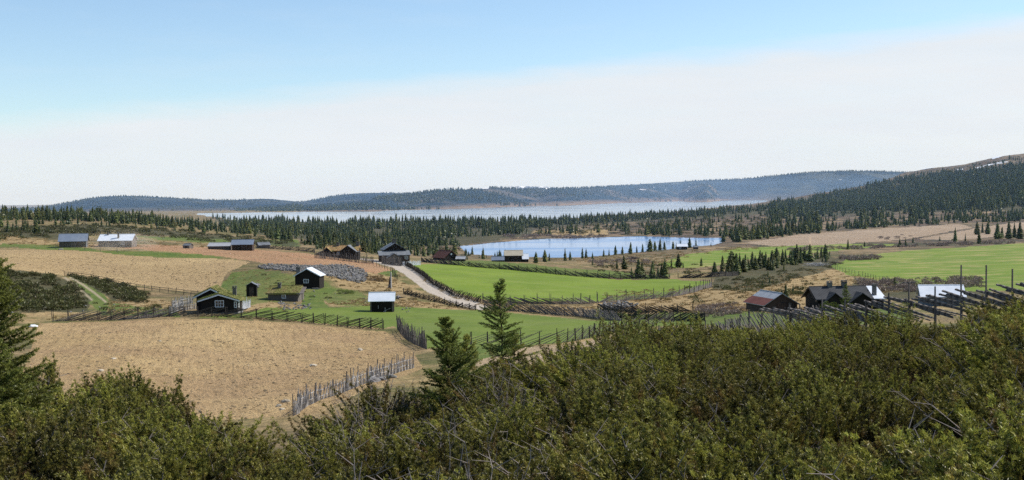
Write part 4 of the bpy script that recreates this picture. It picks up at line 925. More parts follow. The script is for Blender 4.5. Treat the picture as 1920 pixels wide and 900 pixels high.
# ------------------------------------------------------------------ buildings
class House:
    """gable ends face local -y and +y, ridge along local y"""
    def __init__(s, name, label, px, Y, rz, cat='building', group=None, dz=0.0, off=(0, 0)):
        x, y, z = at(px, Y); s.t = thing(name, label, cat, (x + off[0], y + off[1], z + dz), rz, group)
    def body(s, w, L, eave, ridge, wall, roof, over=.35, th=.10, cx=0, cy=0, barge=None, lap=None, skew=0, sod=None, base=-.7, rim=None):
        m = MB(); a, b = w / 2, L / 2
        P = [(-a, -b, base), (a, -b, base), (a, -b, eave), (skew, -b, ridge), (-a, -b, eave), (-a, b, base), (a, b, base), (a, b, eave), (skew, b, ridge), (-a, b, eave)]
        P = [(x + cx, y + cy, z) for x, y, z in P]
        m.poly(P, [(0,1,2,3,4), (9,8,7,6,5), (1,6,7,2), (5,0,4,9), (2,7,8,3), (9,4,3,8)]); m.obj('wall', M[wall], s.t)
        m = MB(); sl = (ridge - eave) / a; ey = b + over; ea = a + over; ez = eave - sl * over + .02 + th; rz_ = ridge + .02 + th
        m.slab([(skew + cx, -ey + cy, rz_), (ea + cx, -ey + cy, ez), (ea + cx, ey + cy, ez), (skew + cx, ey + cy, rz_)][::-1], th)
        m.slab([(-ea + cx, -ey + cy, ez), (skew + cx, -ey + cy, rz_), (skew + cx, ey + cy, rz_), (-ea + cx, ey + cy, ez)][::-1], th)
        r = m.obj('roof', M[roof], s.t)
        m = MB(); m.bar((skew + cx, -ey + cy, rz_ + .01), (skew + cx, ey + cy, rz_ + .01), .07, .07, 6); m.obj('ridge_cap', M[roof], r)
        if barge:
            m = MB(); e = -ey + cy - .035; bw = .07
            for sx in (-1, 1):
                m.poly([(cx + sx * ea, e, ez - bw - th), (cx + skew, e, rz_ - bw - th), (cx + skew, e, rz_ - th * .5), (cx + sx * ea, e, ez - th * .5), (cx + sx * ea, e + .03, ez - bw - th), (cx + skew, e + .03, rz_ - bw - th), (cx + skew, e + .03, rz_ - th * .5), (cx + sx * ea, e + .03, ez - th * .5)],
                       [(0,1,2,3), (7,6,5,4), (0,4,5,1), (3,2,6,7), (0,3,7,4), (1,5,6,2)])
            m.obj('bargeboard', M[barge], r)
        if sod:   # tufts of grass growing on the turf
            r_ = np.random.default_rng(3); n = 500; bx = r_.uniform(-ea, ea, n); by = r_.uniform(-ey, ey, n); bz = rz_ - np.abs(bx) * sl * 1.0
            v, t_ = tufts(np.stack([bx + cx, by + cy, bz], -1), np.tile([0, 0, 1.], (n, 1)), 5, .13, .02, .5, np.full(n, .5), r_); link('grass', tri_mesh('grass', v, t_, M[sod]), r)
        return r
    def lean(s, x0, x1, y0, y1, z0, z1, wall, roof, base=-.7, over=.25, hi='+y'):
        """lean-to: roof slopes from z1 (at y1) down to z0 (at y0)"""
        m = MB(); P = [(x0, y0, base), (x1, y0, base), (x1, y1, base), (x0, y1, base), (x0, y0, z0), (x1, y0, z0), (x1, y1, z1), (x0, y1, z1)]
        m.poly(P, [(0,1,5,4), (1,2,6,5), (2,3,7,6), (3,0,4,7), (4,5,6,7)]); m.obj('wall', M[wall], s.t)
        k = (z1 - z0) / (y1 - y0); m = MB(); m.slab([(x0 - over, y0 - over, z0 - k * over + .12), (x1 + over, y0 - over, z0 - k * over + .12), (x1 + over, y1, z1 + .12), (x0 - over, y1, z1 + .12)], .1); m.obj('roof', M[roof], s.t)
    def window(s, face, u, z, w, h, at_, nx=2, ny=2, frame='white', cy=0, cx=0):
        """face: f(-y at_) l(-x at_) r(+x at_) ; u along the wall"""
        def tr(a, d, c):
            if face == 'f': return (a + cx, at_ - d, c)
            if face == 'l': return (at_ - d, a + cy, c)
            return (at_ + d, a + cy, c)
        def bx(m, a0, a1, d0, d1, c0, c1):
            p = [tr(a, d, c) for c in (c0, c1) for a, d in ((a0, d0), (a1, d0), (a1, d1), (a0, d1))]; m.poly(p, [(3,2,1,0), (4,5,6,7), (0,1,5,4), (1,2,6,5), (2,3,7,6), (3,0,4,7)])
        m = MB(); f = .09; 
        for a0, a1 in ((u - w/2 - f, u - w/2), (u + w/2, u + w/2 + f)): bx(m, a0, a1, -.02, .06, z - h/2, z + h/2)
        bx(m, u - w/2 - f, u + w/2 + f, -.02, .06, z + h/2, z + h/2 + f); bx(m, u - w/2 - f, u + w/2 + f, -.02, .06, z - h/2 - f, z - h/2)
        for i in range(1, nx): a = u - w/2 + w * i / nx; bx(m, a - .025, a + .025, -.01, .045, z - h/2, z + h/2)
        for i in range(1, ny): c = z - h/2 + h * i / ny; bx(m, u - w/2, u + w/2, -.01, .04, c - .02, c + .02)
        o = m.obj('window', M[frame], s.t); m = MB(); bx(m, u - w/2, u + w/2, -.02, .012, z - h/2, z + h/2); m.obj('pane', M['glass'], o)
    def door(s, face, u, w, h, at_, mat='brownwood', z0=0):
        m = MB()
        if face == 'f': m.box((u, at_ - .02, z0 + h/2), (w, .06, h)); hb = (u + w * .35, at_ - .07, z0 + h * .5)
        elif face == 'l': m.box((at_ - .02, u, z0 + h/2), (.06, w, h)); hb = (at_ - .07, u, z0 + h * .5)
        else: m.box((at_ + .02, u, z0 + h/2), (.06, w, h)); hb = (at_ + .07, u, z0 + h * .5)
        o = m.obj('door', M[mat], s.t); m = MB(); m.box(hb, (.06, .06, .12)); m.obj('handle', M['zinc'], o)
    def chimney(s, x, y, z0, z1, w=.55, mat='chimney'):
        m = MB(); m.box((x, y, (z0 + z1) / 2), (w, w, z1 - z0)); o = m.obj('chimney', M[mat], s.t)
        m = MB(); m.box((x, y, z1 + .04), (w * 1.25, w * 1.25, .08)); 
        for i, j in ((-1, -1), (1, -1), (1, 1), (-1, 1)): m.box((x + i * w * .4, y + j * w * .4, z1 + .16), (.1, .1, .16))
        m.box((x, y, z1 + .27), (w * 1.2, w * 1.2, .06)); m.obj('chimney_cap', M[mat], o)
    def part(s, name, m, mat): return m.obj(name, M[mat], s.t)
X90 = math.pi / 2   # turn so that the ridge runs across the view; local -x then faces the camera

# A black cabin with turf roof
h = House('turf_roof_cabin', 'black tarred cabin with green turf roof and white window by the ploughed field', 409, 174, R(2), 'cabin')
h.body(5.4, 4.0, 1.8, 2.6, 'black', 'sod', .4, .26, barge='white', cy=2.0, sod='lime')
h.body(4.4, 4.6, 2.1, 3.15, 'black', 'sod', .4, .28, barge='white', cx=-2.0, cy=6.5, sod='lime')
h.t.scale = (.92, .92, .96)
h.window('f', .05, 1.35, 1.15, .8, 0.0, 3, 2); h.window('r', 1.0, 1.2, .5, .75, 2.7, 2, 2); h.window('f', 2.4, 1.2, .22, .7, 0.0, 1, 2)
h.chimney(1.7, 3.4, 2.0, 3.35); h.door('r', 2.8, .8, 1.6, 2.7)
m = MB(); m.box((0, -.04, -.1), (5.55, .12, .35)); m.box((2.75, 2.0, -.05), (.12, 4.1, .35)); h.part('foundation', m, 'stone')
m = MB()
for i in range(9): m.box((-3.25 - i * .14, 5.2 + i * .02, .95), (.11, .05, 1.9))
h.part('porch_boards', m, 'white')
# B outhouse
h = House('outhouse', 'small black upright privy on the slope above the turf roofed cabin', 471, 216, R(6), 'privy')
h.body(1.7, 1.6, 1.9, 2.35, 'black', 'slate_grey', .2, .06); h.door('f', 0, .7, 1.6, -.8, 'brownwood')
# C sod hut
h = House('turf_roof_hut', 'low grey hut half sunk in the slope with brown turf roof and chimney', 529, 207, X90 + R(-3), 'hut')
h.body(4.6, 4.9, 1.15, 2.05, 'greywood', 'sod', .3, .26, cx=2.3, sod='ochre'); h.window('l', -.15, .72, .5, .45, 0, 2, 1)
h.chimney(1.6, .9, 1.4, 2.6, .5)
m = MB(); m.bar((-.25, -3.2, -.3), (-.25, -3.2, 1.1), .06, .06, 6); h.part('post', m, 'stake_dark')
m = MB(); m.slab([(-.35, -3.4, 1.22), (-.35, -2.3, 1.22), (2.3, -2.3, 2.1), (2.3, -3.4, 2.1)][::-1], .1); h.part('porch_roof', m, 'greywood')
# D storehouse
h = House('storehouse', 'black log storehouse with pale metal roof edge beside the grey stone heap', 575, 232, R(-6), 'storehouse')
h.body(4.5, 3.4, 2.35, 3.55, 'black', 'zinc_white', .3, .1, cy=1.7, barge='zinc_white'); h.window('f', -.2, 1.35, .8, .55, 0, 2, 2, 'white')
h.chimney(-1.9, 1.2, .0, 3.6, .7)
m = MB(); m.box((0, -.05, -.15), (4.6, .15, .4)); m.box((1.6, -.5, 0), (1.1, .6, .3), .2); h.part('foundation', m, 'stone')
# E small metal roofed shed
h = House('small_shed', 'small black shed with white corrugated roof standing on the lower green meadow', 714, 190, X90 + R(2), 'shed')
h.body(2.6, 3.45, 1.75, 2.75, 'black', 'zinc_white', .28, .06, cx=1.3)
m = MB(); m.box((-.02, -1.6, .85), (.06, .12, 1.7)); m.box((-.02, 1.6, .85), (.06, .12, 1.7)); h.part('corner_board', m, 'greywood')
m = MB(); m.bar((-.25, -.55, -.1), (-.1, -.5, .65), .05, .05, 6); m.bar((-.3, -.25, .05), (-.1, -1.3, .55), .03, .03, 5); m.bar((-.1, .5, .5), (-.1, .5, 1.0), .03, .03, 5); h.part('leaning_boards', m, 'stake_pale')
# F grey barn far left
h = House('grey_barn', 'weathered plank barn with blue grey metal roof on the left skyline', 137, 326, X90 + R(13), 'barn', dz=-.1)
h.body(5.2, 6.6, 1.75, 3.4, 'greywood', 'zinc_blue', .3, .1, cx=2.6); h.door('l', -1.6, 1.6, 1.5, 0, 'brownwood')
m = MB(); m.box((-.03, -3.3, .85), (.1, .16, 1.8)); h.part('corner_board', m, 'white')
# G long white roofed house
h = House('white_roof_house', 'long plank house with bright white roof and two chimneys near the dust cloud', 216, 330, X90 + R(2), 'house', dz=-.1)
h.body(5.4, 8.4, 1.75, 3.15, 'greywood', 'zinc_white', .3, .1, cx=2.7); h.chimney(1.0, -.65, 1.9, 3.6, .42); h.chimney(2.5, 2.4, 2.9, 3.5, .38); h.door('l', 1.2, .9, 1.5, 0, 'brownwood'); h.window('l', -2, 1.05, .7, .6, 0)
# H tiny hut
h = House('small_hut', 'tiny dark hut alone behind the red soil field', 353, 346, X90 + R(-20), 'hut'); h.body(1.9, 2.0, .8, 1.25, 'greywood', 'slate_grey', .15, .06); h.door('l', 0, .6, .7, -.95)
# I pair
h = House('low_shed', 'long low shed with pale metal roof joined to the blue roofed plank barn', 411, 347, X90 + R(-4), 'shed'); h.body(3.6, 6.2, .95, 1.75, 'greywood', 'zinc', .2, .06, cx=1.8)
m = MB()
for i in range(7): m.box((-.04, -2.8 + i * .9, .4), (.06, .14, 1.0))
h.part('posts', m, 'stake_dark')
h = House('plank_barn', 'brown plank barn with blue grey roof on the heath left of the farmhouses', 454, 343, X90 + R(5), 'barn'); h.body(4.8, 5.4, 1.65, 2.75, 'brownwood', 'zinc_blue', .3, .08, cx=2.4); h.door('l', 1.0, 1.2, 1.4, 0, 'black')
# J
h = House('low_shed', 'small grey roofed shed half hidden by the field between barn and farmhouse', 494, 368, X90 + R(25), 'shed'); h.body(2.8, 3.2, .9, 1.6, 'greywood', 'slate_grey', .2, .06)
# K farmhouse cluster
h = House('turf_roof_farmhouse', 'dark farmhouse with orange dry turf roof behind a tall palisade', 640, 338, X90 + R(-2), 'farmhouse')
h.body(4.6, 8.6, 1.9, 3.0, 'black', 'sod_orange', .3, .22, cx=2.3, sod='ochre')
h2 = h
m = MB()
# cross wing with grey slate roof, gable toward the camera
w, L, e, r_ = 3.6, 2.4, 1.9, 3.15
def cross_wing(h, cy, w, L, e, r_, wall, roof, x1=2.4, over=.3, barge=None):
    a = w / 2; P = [(-L, cy - a, -.7), (-L, cy + a, -.7), (-L, cy + a, e), (-L, cy, r_), (-L, cy - a, e)]; Q = [(x1, p[1], p[2]) for p in P]
    m = MB(); m.poly(P + Q, [(0,1,2,3,4), (9,8,7,6,5), (1,6,7,2), (5,0,4,9), (2,7,8,3), (9,4,3,8)]); m.obj('wall', M[wall], h.t)
    sl = (r_ - e) / a; m = MB(); ez = e - sl * over + .14; rz_ = r_ + .14; xx = -L - over
    m.slab([(xx, cy, rz_), (x1, cy, rz_), (x1, cy + a + over, ez), (xx, cy + a + over, ez)][::-1], .1); m.slab([(xx, cy - a - over, ez), (x1, cy - a - over, ez), (x1, cy, rz_), (xx, cy, rz_)][::-1], .1); r = m.obj('roof', M[roof], h.t)
    if barge:
        m = MB()
        for sx in (-1, 1): m.bar((xx - .03, cy + sx * (a + over), ez - .05), (xx - .03, cy, rz_ - .05), .07, .07, 4)
        m.obj('bargeboard', M[barge], r)
cross_wing(h, -2.0, 4.2, 2.0, 1.8, 3.3, 'black', 'slate_grey', 2.6)
cross_wing(h, 3.7, 2.2, .8, 1.8, 2.75, 'black', 'sod_orange', 2.2, barge='greywood')
h.lean(-1.0, 2.5, 4.35, 7.0, 1.4, 1.4, 'black', 'slate_grey') if False else None
h.chimney(2.3, 1.3, 2.5, 3.8, .7); h.chimney(2.3, -4.0, 2.5, 4.0, .8)
m = MB(); m.poly([(0, 4.4, -.5), (0, 6.6, -.5), (0, 6.6, 1.1), (0, 4.4, 2.1), (3, 4.4, -.5), (3, 6.6, -.5), (3, 6.6, 1.1), (3, 4.4, 2.1)], [(0,1,2,3), (7,6,5,4), (1,5,6,2), (2,6,7,3), (0,3,7,4)]); h.part('annexe', m, 'black')
m = MB(); m.slab([(-.3, 4.35, 2.3), (-.3, 6.95, 1.15), (3.3, 6.95, 1.15), (3.3, 4.35, 2.3)], .1); h.part('annexe_roof', m, 'slate_grey')
h.window('l', .9, 1.2, .6, .5, 0)
# L two storey farmhouse
h = House('two_storey_farmhouse', 'tall black two storey farmhouse with slate roofs beside the gravel road', 742, 338, R(14), 'farmhouse')
h.body(5.6, 6.0, 3.4, 5.0, 'black', 'slate_grey', .35, .12, cy=4.5); h.chimney(.2, 4.2, 4.4, 5.9, 1.0)
h.lean(-4.4, 3.6, -.6, 1.6, 2.0, 3.0, 'brownwood', 'slate_grey'); 
m = MB(); w = 3.8; cx = -.9
m.poly([(cx - w/2, -2.8, -.6), (cx + w/2, -2.8, -.6), (cx + w/2, -2.8, 1.3), (cx, -2.8, 2.4), (cx - w/2, -2.8, 1.3), (cx - w/2, .2, -.6), (cx + w/2, .2, -.6), (cx + w/2, .2, 1.3), (cx, .2, 2.4), (cx - w/2, .2, 1.3)], [(0,1,2,3,4), (9,8,7,6,5), (1,6,7,2), (5,0,4,9), (2,7,8,3), (9,4,3,8)]); h.part('porch', m, 'greywood')
m = MB(); m.slab([(cx, -3.1, 2.6), (cx + w/2 + .3, -3.1, 1.25), (cx + w/2 + .3, .2, 1.25), (cx, .2, 2.6)][::-1], .1); m.slab([(cx - w/2 - .3, -3.1, 1.25), (cx, -3.1, 2.6), (cx, .2, 2.6), (cx - w/2 - .3, .2, 1.25)][::-1], .1); h.part('porch_roof', m, 'slate_grey')
h.window('f', 2.7, 1.3, .7, .7, -.6)
# M red brown roofed
h = House('red_roof_barn', 'dark barn with red brown roof and small round gable window by the far meadow', 846, 372, R(32), 'barn')
h.body(4.6, 7.0, 1.0, 2.9, 'black', 'redroof', .3, .1, cy=3.5)
m = MB(); m.bar((0, -.03, 1.95), (0, .05, 1.95), .3, .3, 14); h.part('round_window', m, 'white')
h = House('low_shed', 'tiny grey roofed shed beside the red roofed barn', 864, 368, X90 + R(-8), 'shed'); h.body(2.0, 2.4, .75, 1.35, 'black', 'zinc', .25, .06); h.door('l', 0, .6, .7, -1.0)
# N barn at far meadow
h = House('tan_roof_barn', 'dark plank barn with tan roof beyond the far meadow fence', 963, 360, X90 + R(2), 'barn', dz=-.1)
h.body(4.2, 5.0, 1.9, 3.2, 'brownwood', 'tan_roof', .2, .08, cx=2.1); h.door('l', .8, 1.0, 1.6, 0, 'black')
h = House('small_shed', 'small shed with white sloping roof attached right of the tan roofed barn', 985, 359, X90 + R(2), 'shed', dz=-.1); h.body(3.2, 1.6, 1.0, 2.3, 'black', 'zinc_white', .15, .06, cx=1.6)
h = House('low_shed', 'low shed with lilac grey roof just left of the tan roofed barn', 934, 366, X90 + R(-3), 'shed', dz=-.3); h.body(3.4, 3.8, .7, 1.6, 'black', 'zinc_blue', .2, .06, cx=1.7)
# O lake cabin
p = hits(1279, 468)[0]
h = House('lakeside_cabin', 'small brown cabin with white roof among spruces on the small lake shore', 1279, float(p[1]), X90 + R(-3), 'cabin'); h.body(3.6, 3.9, 1.25, 2.15, 'brownwood', 'zinc_white', .25, .08, cx=1.8); h.window('l', .8, .7, .6, .45, 0)
p = hits(1304, 467)[0]
h = House('small_hut', 'dark low hut between two spruces right of the lakeside cabin', 1304, float(p[1]), X90, 'hut'); h.body(2.2, 1.8, .8, 1.3, 'black', 'slate_grey', .15, .06)
# P rust roofed barn
h = House('rust_roof_barn', 'dark barn with half rusty half grey metal roof', 1464, 180, R(14), 'barn', dz=-.2)
rf = h.body(4.9, 6.4, 1.1, 2.55, 'brownwood', 'zinc', .35, .09, cy=3.2)
sl = 1.45 / 2.45; m = MB(); xe = -2.45 - .36; xm = -1.35; ze = 1.1 - sl * .36 + .13; zm = 2.55 + sl * xm + .13 
m.slab([(xe, -.36, ze), (xm, -.36, zm), (xm, 6.76, zm), (xe, 6.76, ze)][::-1], .015); link('rusty_sheet', m.mesh('rusty_sheet', M['rustroof']), rf)
h.door('f', .1, 1.3, 1.5, 0, 'brownwood', -.2); m = MB(); m.box((1.3, -.05, .8), (.4, .05, .9)); m.box((-1.1, -.05, .5), (.5, .05, .6)); h.part('shutter', m, 'greywood')
# Q tiled farmhouse
h = House('tiled_farmhouse', 'dark farmhouse with black tiled roof two chimneys and a white roofed annexe', 1582, 176, X90 + R(5), 'farmhouse')
h.body(5.4, 7.4, 1.6, 2.95, 'black', 'slate', .4, .14, cx=2.7); h.chimney(2.7, 1.15, 2.5, 3.55, .6, 'stone'); h.chimney(2.7, -.95, 2.5, 3.65, .65)
cross_wing(h, 1.6, 3.0, .9, 1.1, 2.35, 'black', 'slate', 2.2)
cross_wing(h, -2.2, 3.4, 1.0, 1.1, 2.3, 'black', 'slate', 2.2)
m = MB(); m.bar((-.4, 3.25, 1.25), (1.6, 1.75, 2.4), .07, .07, 5); m.bar((-.5, .0, 1.25), (1.7, .1, 2.3), .05, .05, 5); h.part('valley_flashing', m, 'white')
m = MB()
for sx in (-.5, 5.9): m.bar((sx, 4.13, 1.3), (2.7, 4.13, 2.98), .1, .1, 4)
h.part('bargeboard', m, 'brownwood')
h.window('l', -.4, 1.0, .6, .6, 0); h.door('l', .6, .8, 1.6, 0)
m = MB(); P = [(1.2, -3.8, -.7), (4.4, -3.8, -.7), (4.4, -6.1, -.7), (1.2, -6.1, -.7), (1.2, -3.8, 1.5), (4.4, -3.8, 2.7), (4.4, -6.1, 2.7), (1.2, -6.1, 1.5)]; m.poly(P, [(0,3,7,4), (1,0,4,5), (3,2,6,7), (2,1,5,6), (4,7,6,5)]); h.part('annexe', m, 'black')
m = MB(); m.slab([(.7, -3.85, 1.45), (.7, -6.3, 1.45), (4.6, -6.3, 2.95), (4.6, -3.85, 2.95)], .08); h.part('annexe_roof', m, 'zinc_white')
h.chimney(1.9, -5.0, 1.6, 3.1, .5, 'stone')
# R pale blue shed
h = House('pale_blue_shed', 'pale blue shed with bright white metal roof behind the large rail fence', 1768, 178, X90 + R(-10), 'shed', dz=-.5)
h.body(4.6, 5.6, 1.9, 3.2, 'bluewood', 'zinc_white', .3, .08, cx=2.3); h.door('l', -1, 1.0, 1.6, 0, 'greywood'); h.window('l', 1.2, 1.1, .6, .5, 0)

# ------------------------------------------------------------------ stones, posts and odd things
def rock_arrays(seed, sub=1):
    import bmesh
    bm = bmesh.new(); bmesh.ops.create_icosphere(bm, subdivisions=sub + 1, radius=1)
    r = random.Random(seed); off = Vector((r.random() * 9, r.random() * 9, r.random() * 9)); sq = (r.uniform(.7, 1.2), r.uniform(.7, 1.2), r.uniform(.45, .85))
    from mathutils import noise as mn
    for v in bm.verts:
        k = 1 + .35 * mn.noise(v.co * 1.1 + off) + .12 * mn.noise(v.co * 3 + off); v.co = Vector((v.co.x * k * sq[0], v.co.y * k * sq[1], v.co.z * k * sq[2]))
    V = np.array([tuple(v.co) for v in bm.verts]); Fc = np.array([[v.index for v in f.verts] for f in bm.faces]); bm.free(); return V, Fc
RK = [rock_arrays(i, 0) for i in range(6)]; RKD = [rock_arrays(40 + i, 2) for i in range(4)]
RKM = [np_mesh('boulder', v, f, M['boulder']) for v, f in RKD]; RKG = [np_mesh('boulder', v, f, M['stone']) for v, f in RKD]
def stones(name, label, regions, mat):
    V, Fc = [], []; nb = 0
    for poly, n, s0, s1, lift in regions:
        xs = [p[0] for p in poly]; ys = [p[1] for p in poly]; k = 0
        while k < n:
            x = rnd.uniform(min(xs), max(xs)); y = rnd.uniform(min(ys), max(ys))
            if not pip(poly, np.array([x]), np.array([y]))[0]: continue
            p = hits(x, y)[0]; k += 1
            if np.isnan(p[0]): continue
            v, f = RK[int(rnd.integers(6))]; s = rnd.uniform(s0, s1) ** 1.0; a = rnd.uniform(0, 6.28); c, sn = math.cos(a), math.sin(a); tl = rnd.normal(0, .5)
            w = v * s; w = np.stack([w[:, 0], w[:, 1] * math.cos(tl) - w[:, 2] * math.sin(tl), w[:, 1] * math.sin(tl) + w[:, 2] * math.cos(tl)], -1)
            V.append(np.stack([w[:, 0] * c - w[:, 1] * sn + p[0], w[:, 0] * sn + w[:, 1] * c + p[1], w[:, 2] + p[2] + rnd.uniform(0, lift)], -1)); Fc.append(f + nb); nb += len(v)
    return tag(link(name, np_mesh(name, np.concatenate(V), np.concatenate(Fc), mat)), label, 'stones', kind='stuff')
stones('stone_heap', 'long heap of grey field stones above the black storehouse', [
 ([(484,500),(500,497),(560,498),(600,499),(640,497),(680,505),(690,516),(686,528),(672,531),(640,524),(600,514),(540,508),(488,505)], 1900, .10, .40, .3)], M['stone'])
stones('scattered_stones', 'scattered pale stones and stone walls in the dry grass', [
 ([(470,536),(484,532),(486,542),(470,540)], 26, .15, .4, .3), ([(1125,572),(1165,566),(1200,572),(1170,580),(1130,580)], 130, .15, .4, .3), ([(520,566),(580,572),(585,580),(530,582)], 60, .1, .3, .1),
 ([(755,578),(770,578),(770,586),(755,586)], 8, .08, .2, .1), ([(1200,500),(1300,500),(1300,520),(1200,520)], 26, .1, .3, 0), ([(0,560),(300,575),(330,590),(0,595)], 14, .1, .3, 0),
 ([(240,430),(360,440),(360,455),(260,450)], 14, .15, .45, 0), ([(560,540),(760,565),(760,575),(560,575)], 30, .08, .25, 0)], M['stone'])
def rock(px, py, s, label, mats=RKM, sq=.7):
    p = hits(px, py)[0]; me = random.choice(mats); tag(link('boulder', me, None, (p[0], p[1], p[2] + s * .12), (0, 0, random.random() * 6), (s, s * .8, s * sq)), label, 'boulder')
rock(587, 686, .42, 'flat pale boulder lying in the middle right of the ploughed field', sq=.4); rock(675, 657, .32, 'upright blocky boulder near the right edge of the ploughed field', sq=.9)
rock(536, 754, .36, 'pale boulder just left of the tall stake fence'); rock(523, 762, .26, 'smaller pale boulder left of the one by the stake fence'); rock(529, 768, .2, 'smallest pale boulder in front of the stake fence corner')
rock(213, 673, .3, 'flat pale boulder at the left of the ploughed field', sq=.4); rock(188, 696, .3, 'pale boulder low at the left of the ploughed field', sq=.5)
rock(700, 716, .6, 'large grey boulder behind the stake fence corner', RKG, .6); rock(716, 713, .5, 'second grey boulder right of the large one behind the stake fence', RKG, .6); rock(735, 708, .45, 'third grey boulder near the bushy young spruce', RKG, .6)
rock(300, 640, .2, 'small brown clod stone in the upper middle of the ploughed field'); rock(517, 500, .5, 'dark boulder on the left end of the stone heap', RKG); rock(114, 468, .6, 'dark flat boulder at the top left corner of the stubble field', RKG, .5)
rock(747, 558, .5, 'dark boulder on the slope behind the small metal roofed shed', RKG); rock(61, 613, .7, 'bright white boulder at the left end of the ploughed field', [np_mesh('boulder', *RKD[0], M['white'])], .45)
def clods(name, label, regions, mat, kind_mat=None):
    V, Fc = [], []; nb = 0
    for poly, n, s0, s1 in regions:
        xs = [p[0] for p in poly]; ys = [p[1] for p in poly]
        x = rnd.uniform(min(xs), max(xs), n * 3); y = rnd.uniform(min(ys), max(ys), n * 3); ok = pip(poly, x, y); x = x[ok][:n]; y = y[ok][:n]
        for p in hits(x, y):
            if np.isnan(p[0]): continue
            v, f = RK[int(rnd.integers(6))]; s = s0 + (s1 - s0) * rnd.random() ** 3; a = rnd.uniform(0, 6.28); c, sn = math.cos(a), math.sin(a)
            V.append(np.stack([(v[:, 0] * c - v[:, 1] * sn) * s + p[0], (v[:, 0] * sn + v[:, 1] * c) * s + p[1], v[:, 2] * s * .8 + p[2]], -1)); Fc.append(f + nb); nb += len(v)
    return tag(link(name, np_mesh(name, np.concatenate(V), np.concatenate(Fc), mat)), label, 'soil clods', kind='stuff')
clods('soil_clods', 'brown soil clods strewn over the ploughed fields', [([(90,610),(340,602),(560,612),(720,624),(770,660),(690,715),(550,780),(300,800),(90,700)], 1700, .05, .22),
   ([(0,475),(200,480),(430,492),(400,540),(250,528),(0,500)], 1100, .10, .32), ([(110,462),(300,462),(640,486),(730,505),(620,494),(300,470)], 500, .10, .32)], M['clod'])
BG = [blob_arrays(700 + i, 34, .34) for i in range(4)]
scrub('dry_grass', 'tussocks of dry straw coloured grass on the slopes around the meadows', 'grass', [
 ([(1130,545),(1340,542),(1500,508),(1560,503),(1680,532),(1700,545),(1500,588),(1240,590),(1130,575)], 900, .25, .6, .6), ([(600,570),(700,557),(760,562),(880,580),(700,574)], 220, .2, .45, .6),
 ([(600,505),(720,510),(790,550),(700,552),(640,540)], 160, .2, .5, .6), ([(200,560),(330,565),(330,585),(200,592)], 180, .2, .45, .6), ([(430,500),(480,505),(560,530),(560,590),(480,580),(410,545)], 200, .15, .4, .5),
 ([(880,570),(1120,575),(1120,590),(1000,584)], 200, .2, .5, .6), ([(1240,500),(1000,485),(1200,478),(1400,460),(1500,461),(1300,478)], 260, .4, .9, .5), ([(0,440),(110,450),(480,456),(480,466),(100,462),(0,458)], 220, .3, .8, .5),
 ([(90,590),(330,585),(600,600),(730,615),(600,606),(330,592),(90,602)], 160, .12, .3, .7), ([(780,500),(860,552),(905,568),(850,560),(790,525)], 90, .15, .35, .8)], M['straw'], BG)
# standing post with brace by the road
p = hits(733, 540)[0]; t = thing('weathered_post', 'tall grey weathered post with a dark stump and brace by the road', 'post', tuple(p))
m = MB(); m.bar((0, 0, -.3), (.02, 0, 3.0), .17, .13, 8); m.obj('post', M['stake_pale'], t); m = MB(); m.bar((-.35, .1, -.2), (-.2, .1, 2.0), .22, .1, 7); m.obj('stump', M['brownwood'], t); m = MB(); m.bar((-.7, -.3, 0), (0, 0, .9), .05, .05, 5); m.obj('brace', M['stake_pale'], t)
# wood piles of bleached logs
def logpile(px, py, n, s, label, mat='stake_pale'):
    p = hits(px, py)[0]; rr = random.Random(int(px)); m = MB()
    for i in range(n):
        c = Vector((rr.gauss(0, .9) * s, rr.gauss(0, .6) * s, .08 + rr.random() * .55 * s)); a = rr.gauss(.3, .5); L = rr.uniform(.7, 1.8) * s; d = Vector((math.cos(a), math.sin(a), rr.gauss(0, .14))) * L; m.bar(c - d, c + d, .07, .05, 6)
    o = m.obj('log_pile', M[mat]); o.location = tuple(p); tag(o, label, 'log pile')
logpile(1532, 499, 26, 1.5, 'pile of bleached logs at the corner of the far green meadow'); logpile(800, 491, 5, 1.3, 'few white poles lying crossed right of the white paling')
logpile(1570, 496, 14, 1.1, 'brown brush pile right of the bleached log pile', 'brownwood'); logpile(1188, 486, 16, 1.0, 'dark brush pile near the spruces left of the lakeside meadow', 'brownwood'); logpile(745, 561, 8, .6, 'dark pile of boards near the road fence end', 'stake_dark')
# dust blown off the field
me = bpy.data.meshes.new('dust_cloud'); import bmesh as _b
bm = _b.new(); _b.ops.create_icosphere(bm, subdivisions=3, radius=1); bm.to_mesh(me); bm.free()
k = N('blown dust'); vs_ = k.n('ShaderNodeVolumeScatter'); vs_.inputs['Color'].default_value = (.95, .82, .66, 1)
gl = k.n('ShaderNodeVectorMath'); gl.operation = 'LENGTH'; k.set(gl.inputs[0], k.obj())
fall = k.rng(gl.outputs['Value'], .25, 1.0, 1, 0); nn = k.noise(1.6, 4, .6, vec=k.scaled(k.obj(), (1.6, 1, .7)))
k.set(vs_.inputs['Density'], k.math('MULTIPLY', k.math('MULTIPLY', fall, k.rng(nn, .42, .7)), .11)); k.t.links.new(vs_.outputs[0], k.out.inputs['Volume'])
me.materials.append(k.m); x, y, z = at(225, 322); tag(link('dust_cloud', me, None, (x, y, z + 1.6), (0, 0, 0), (13, 5, 4.5)), 'pale cloud of dust drifting in front of the white roofed house', 'dust cloud', kind='stuff')

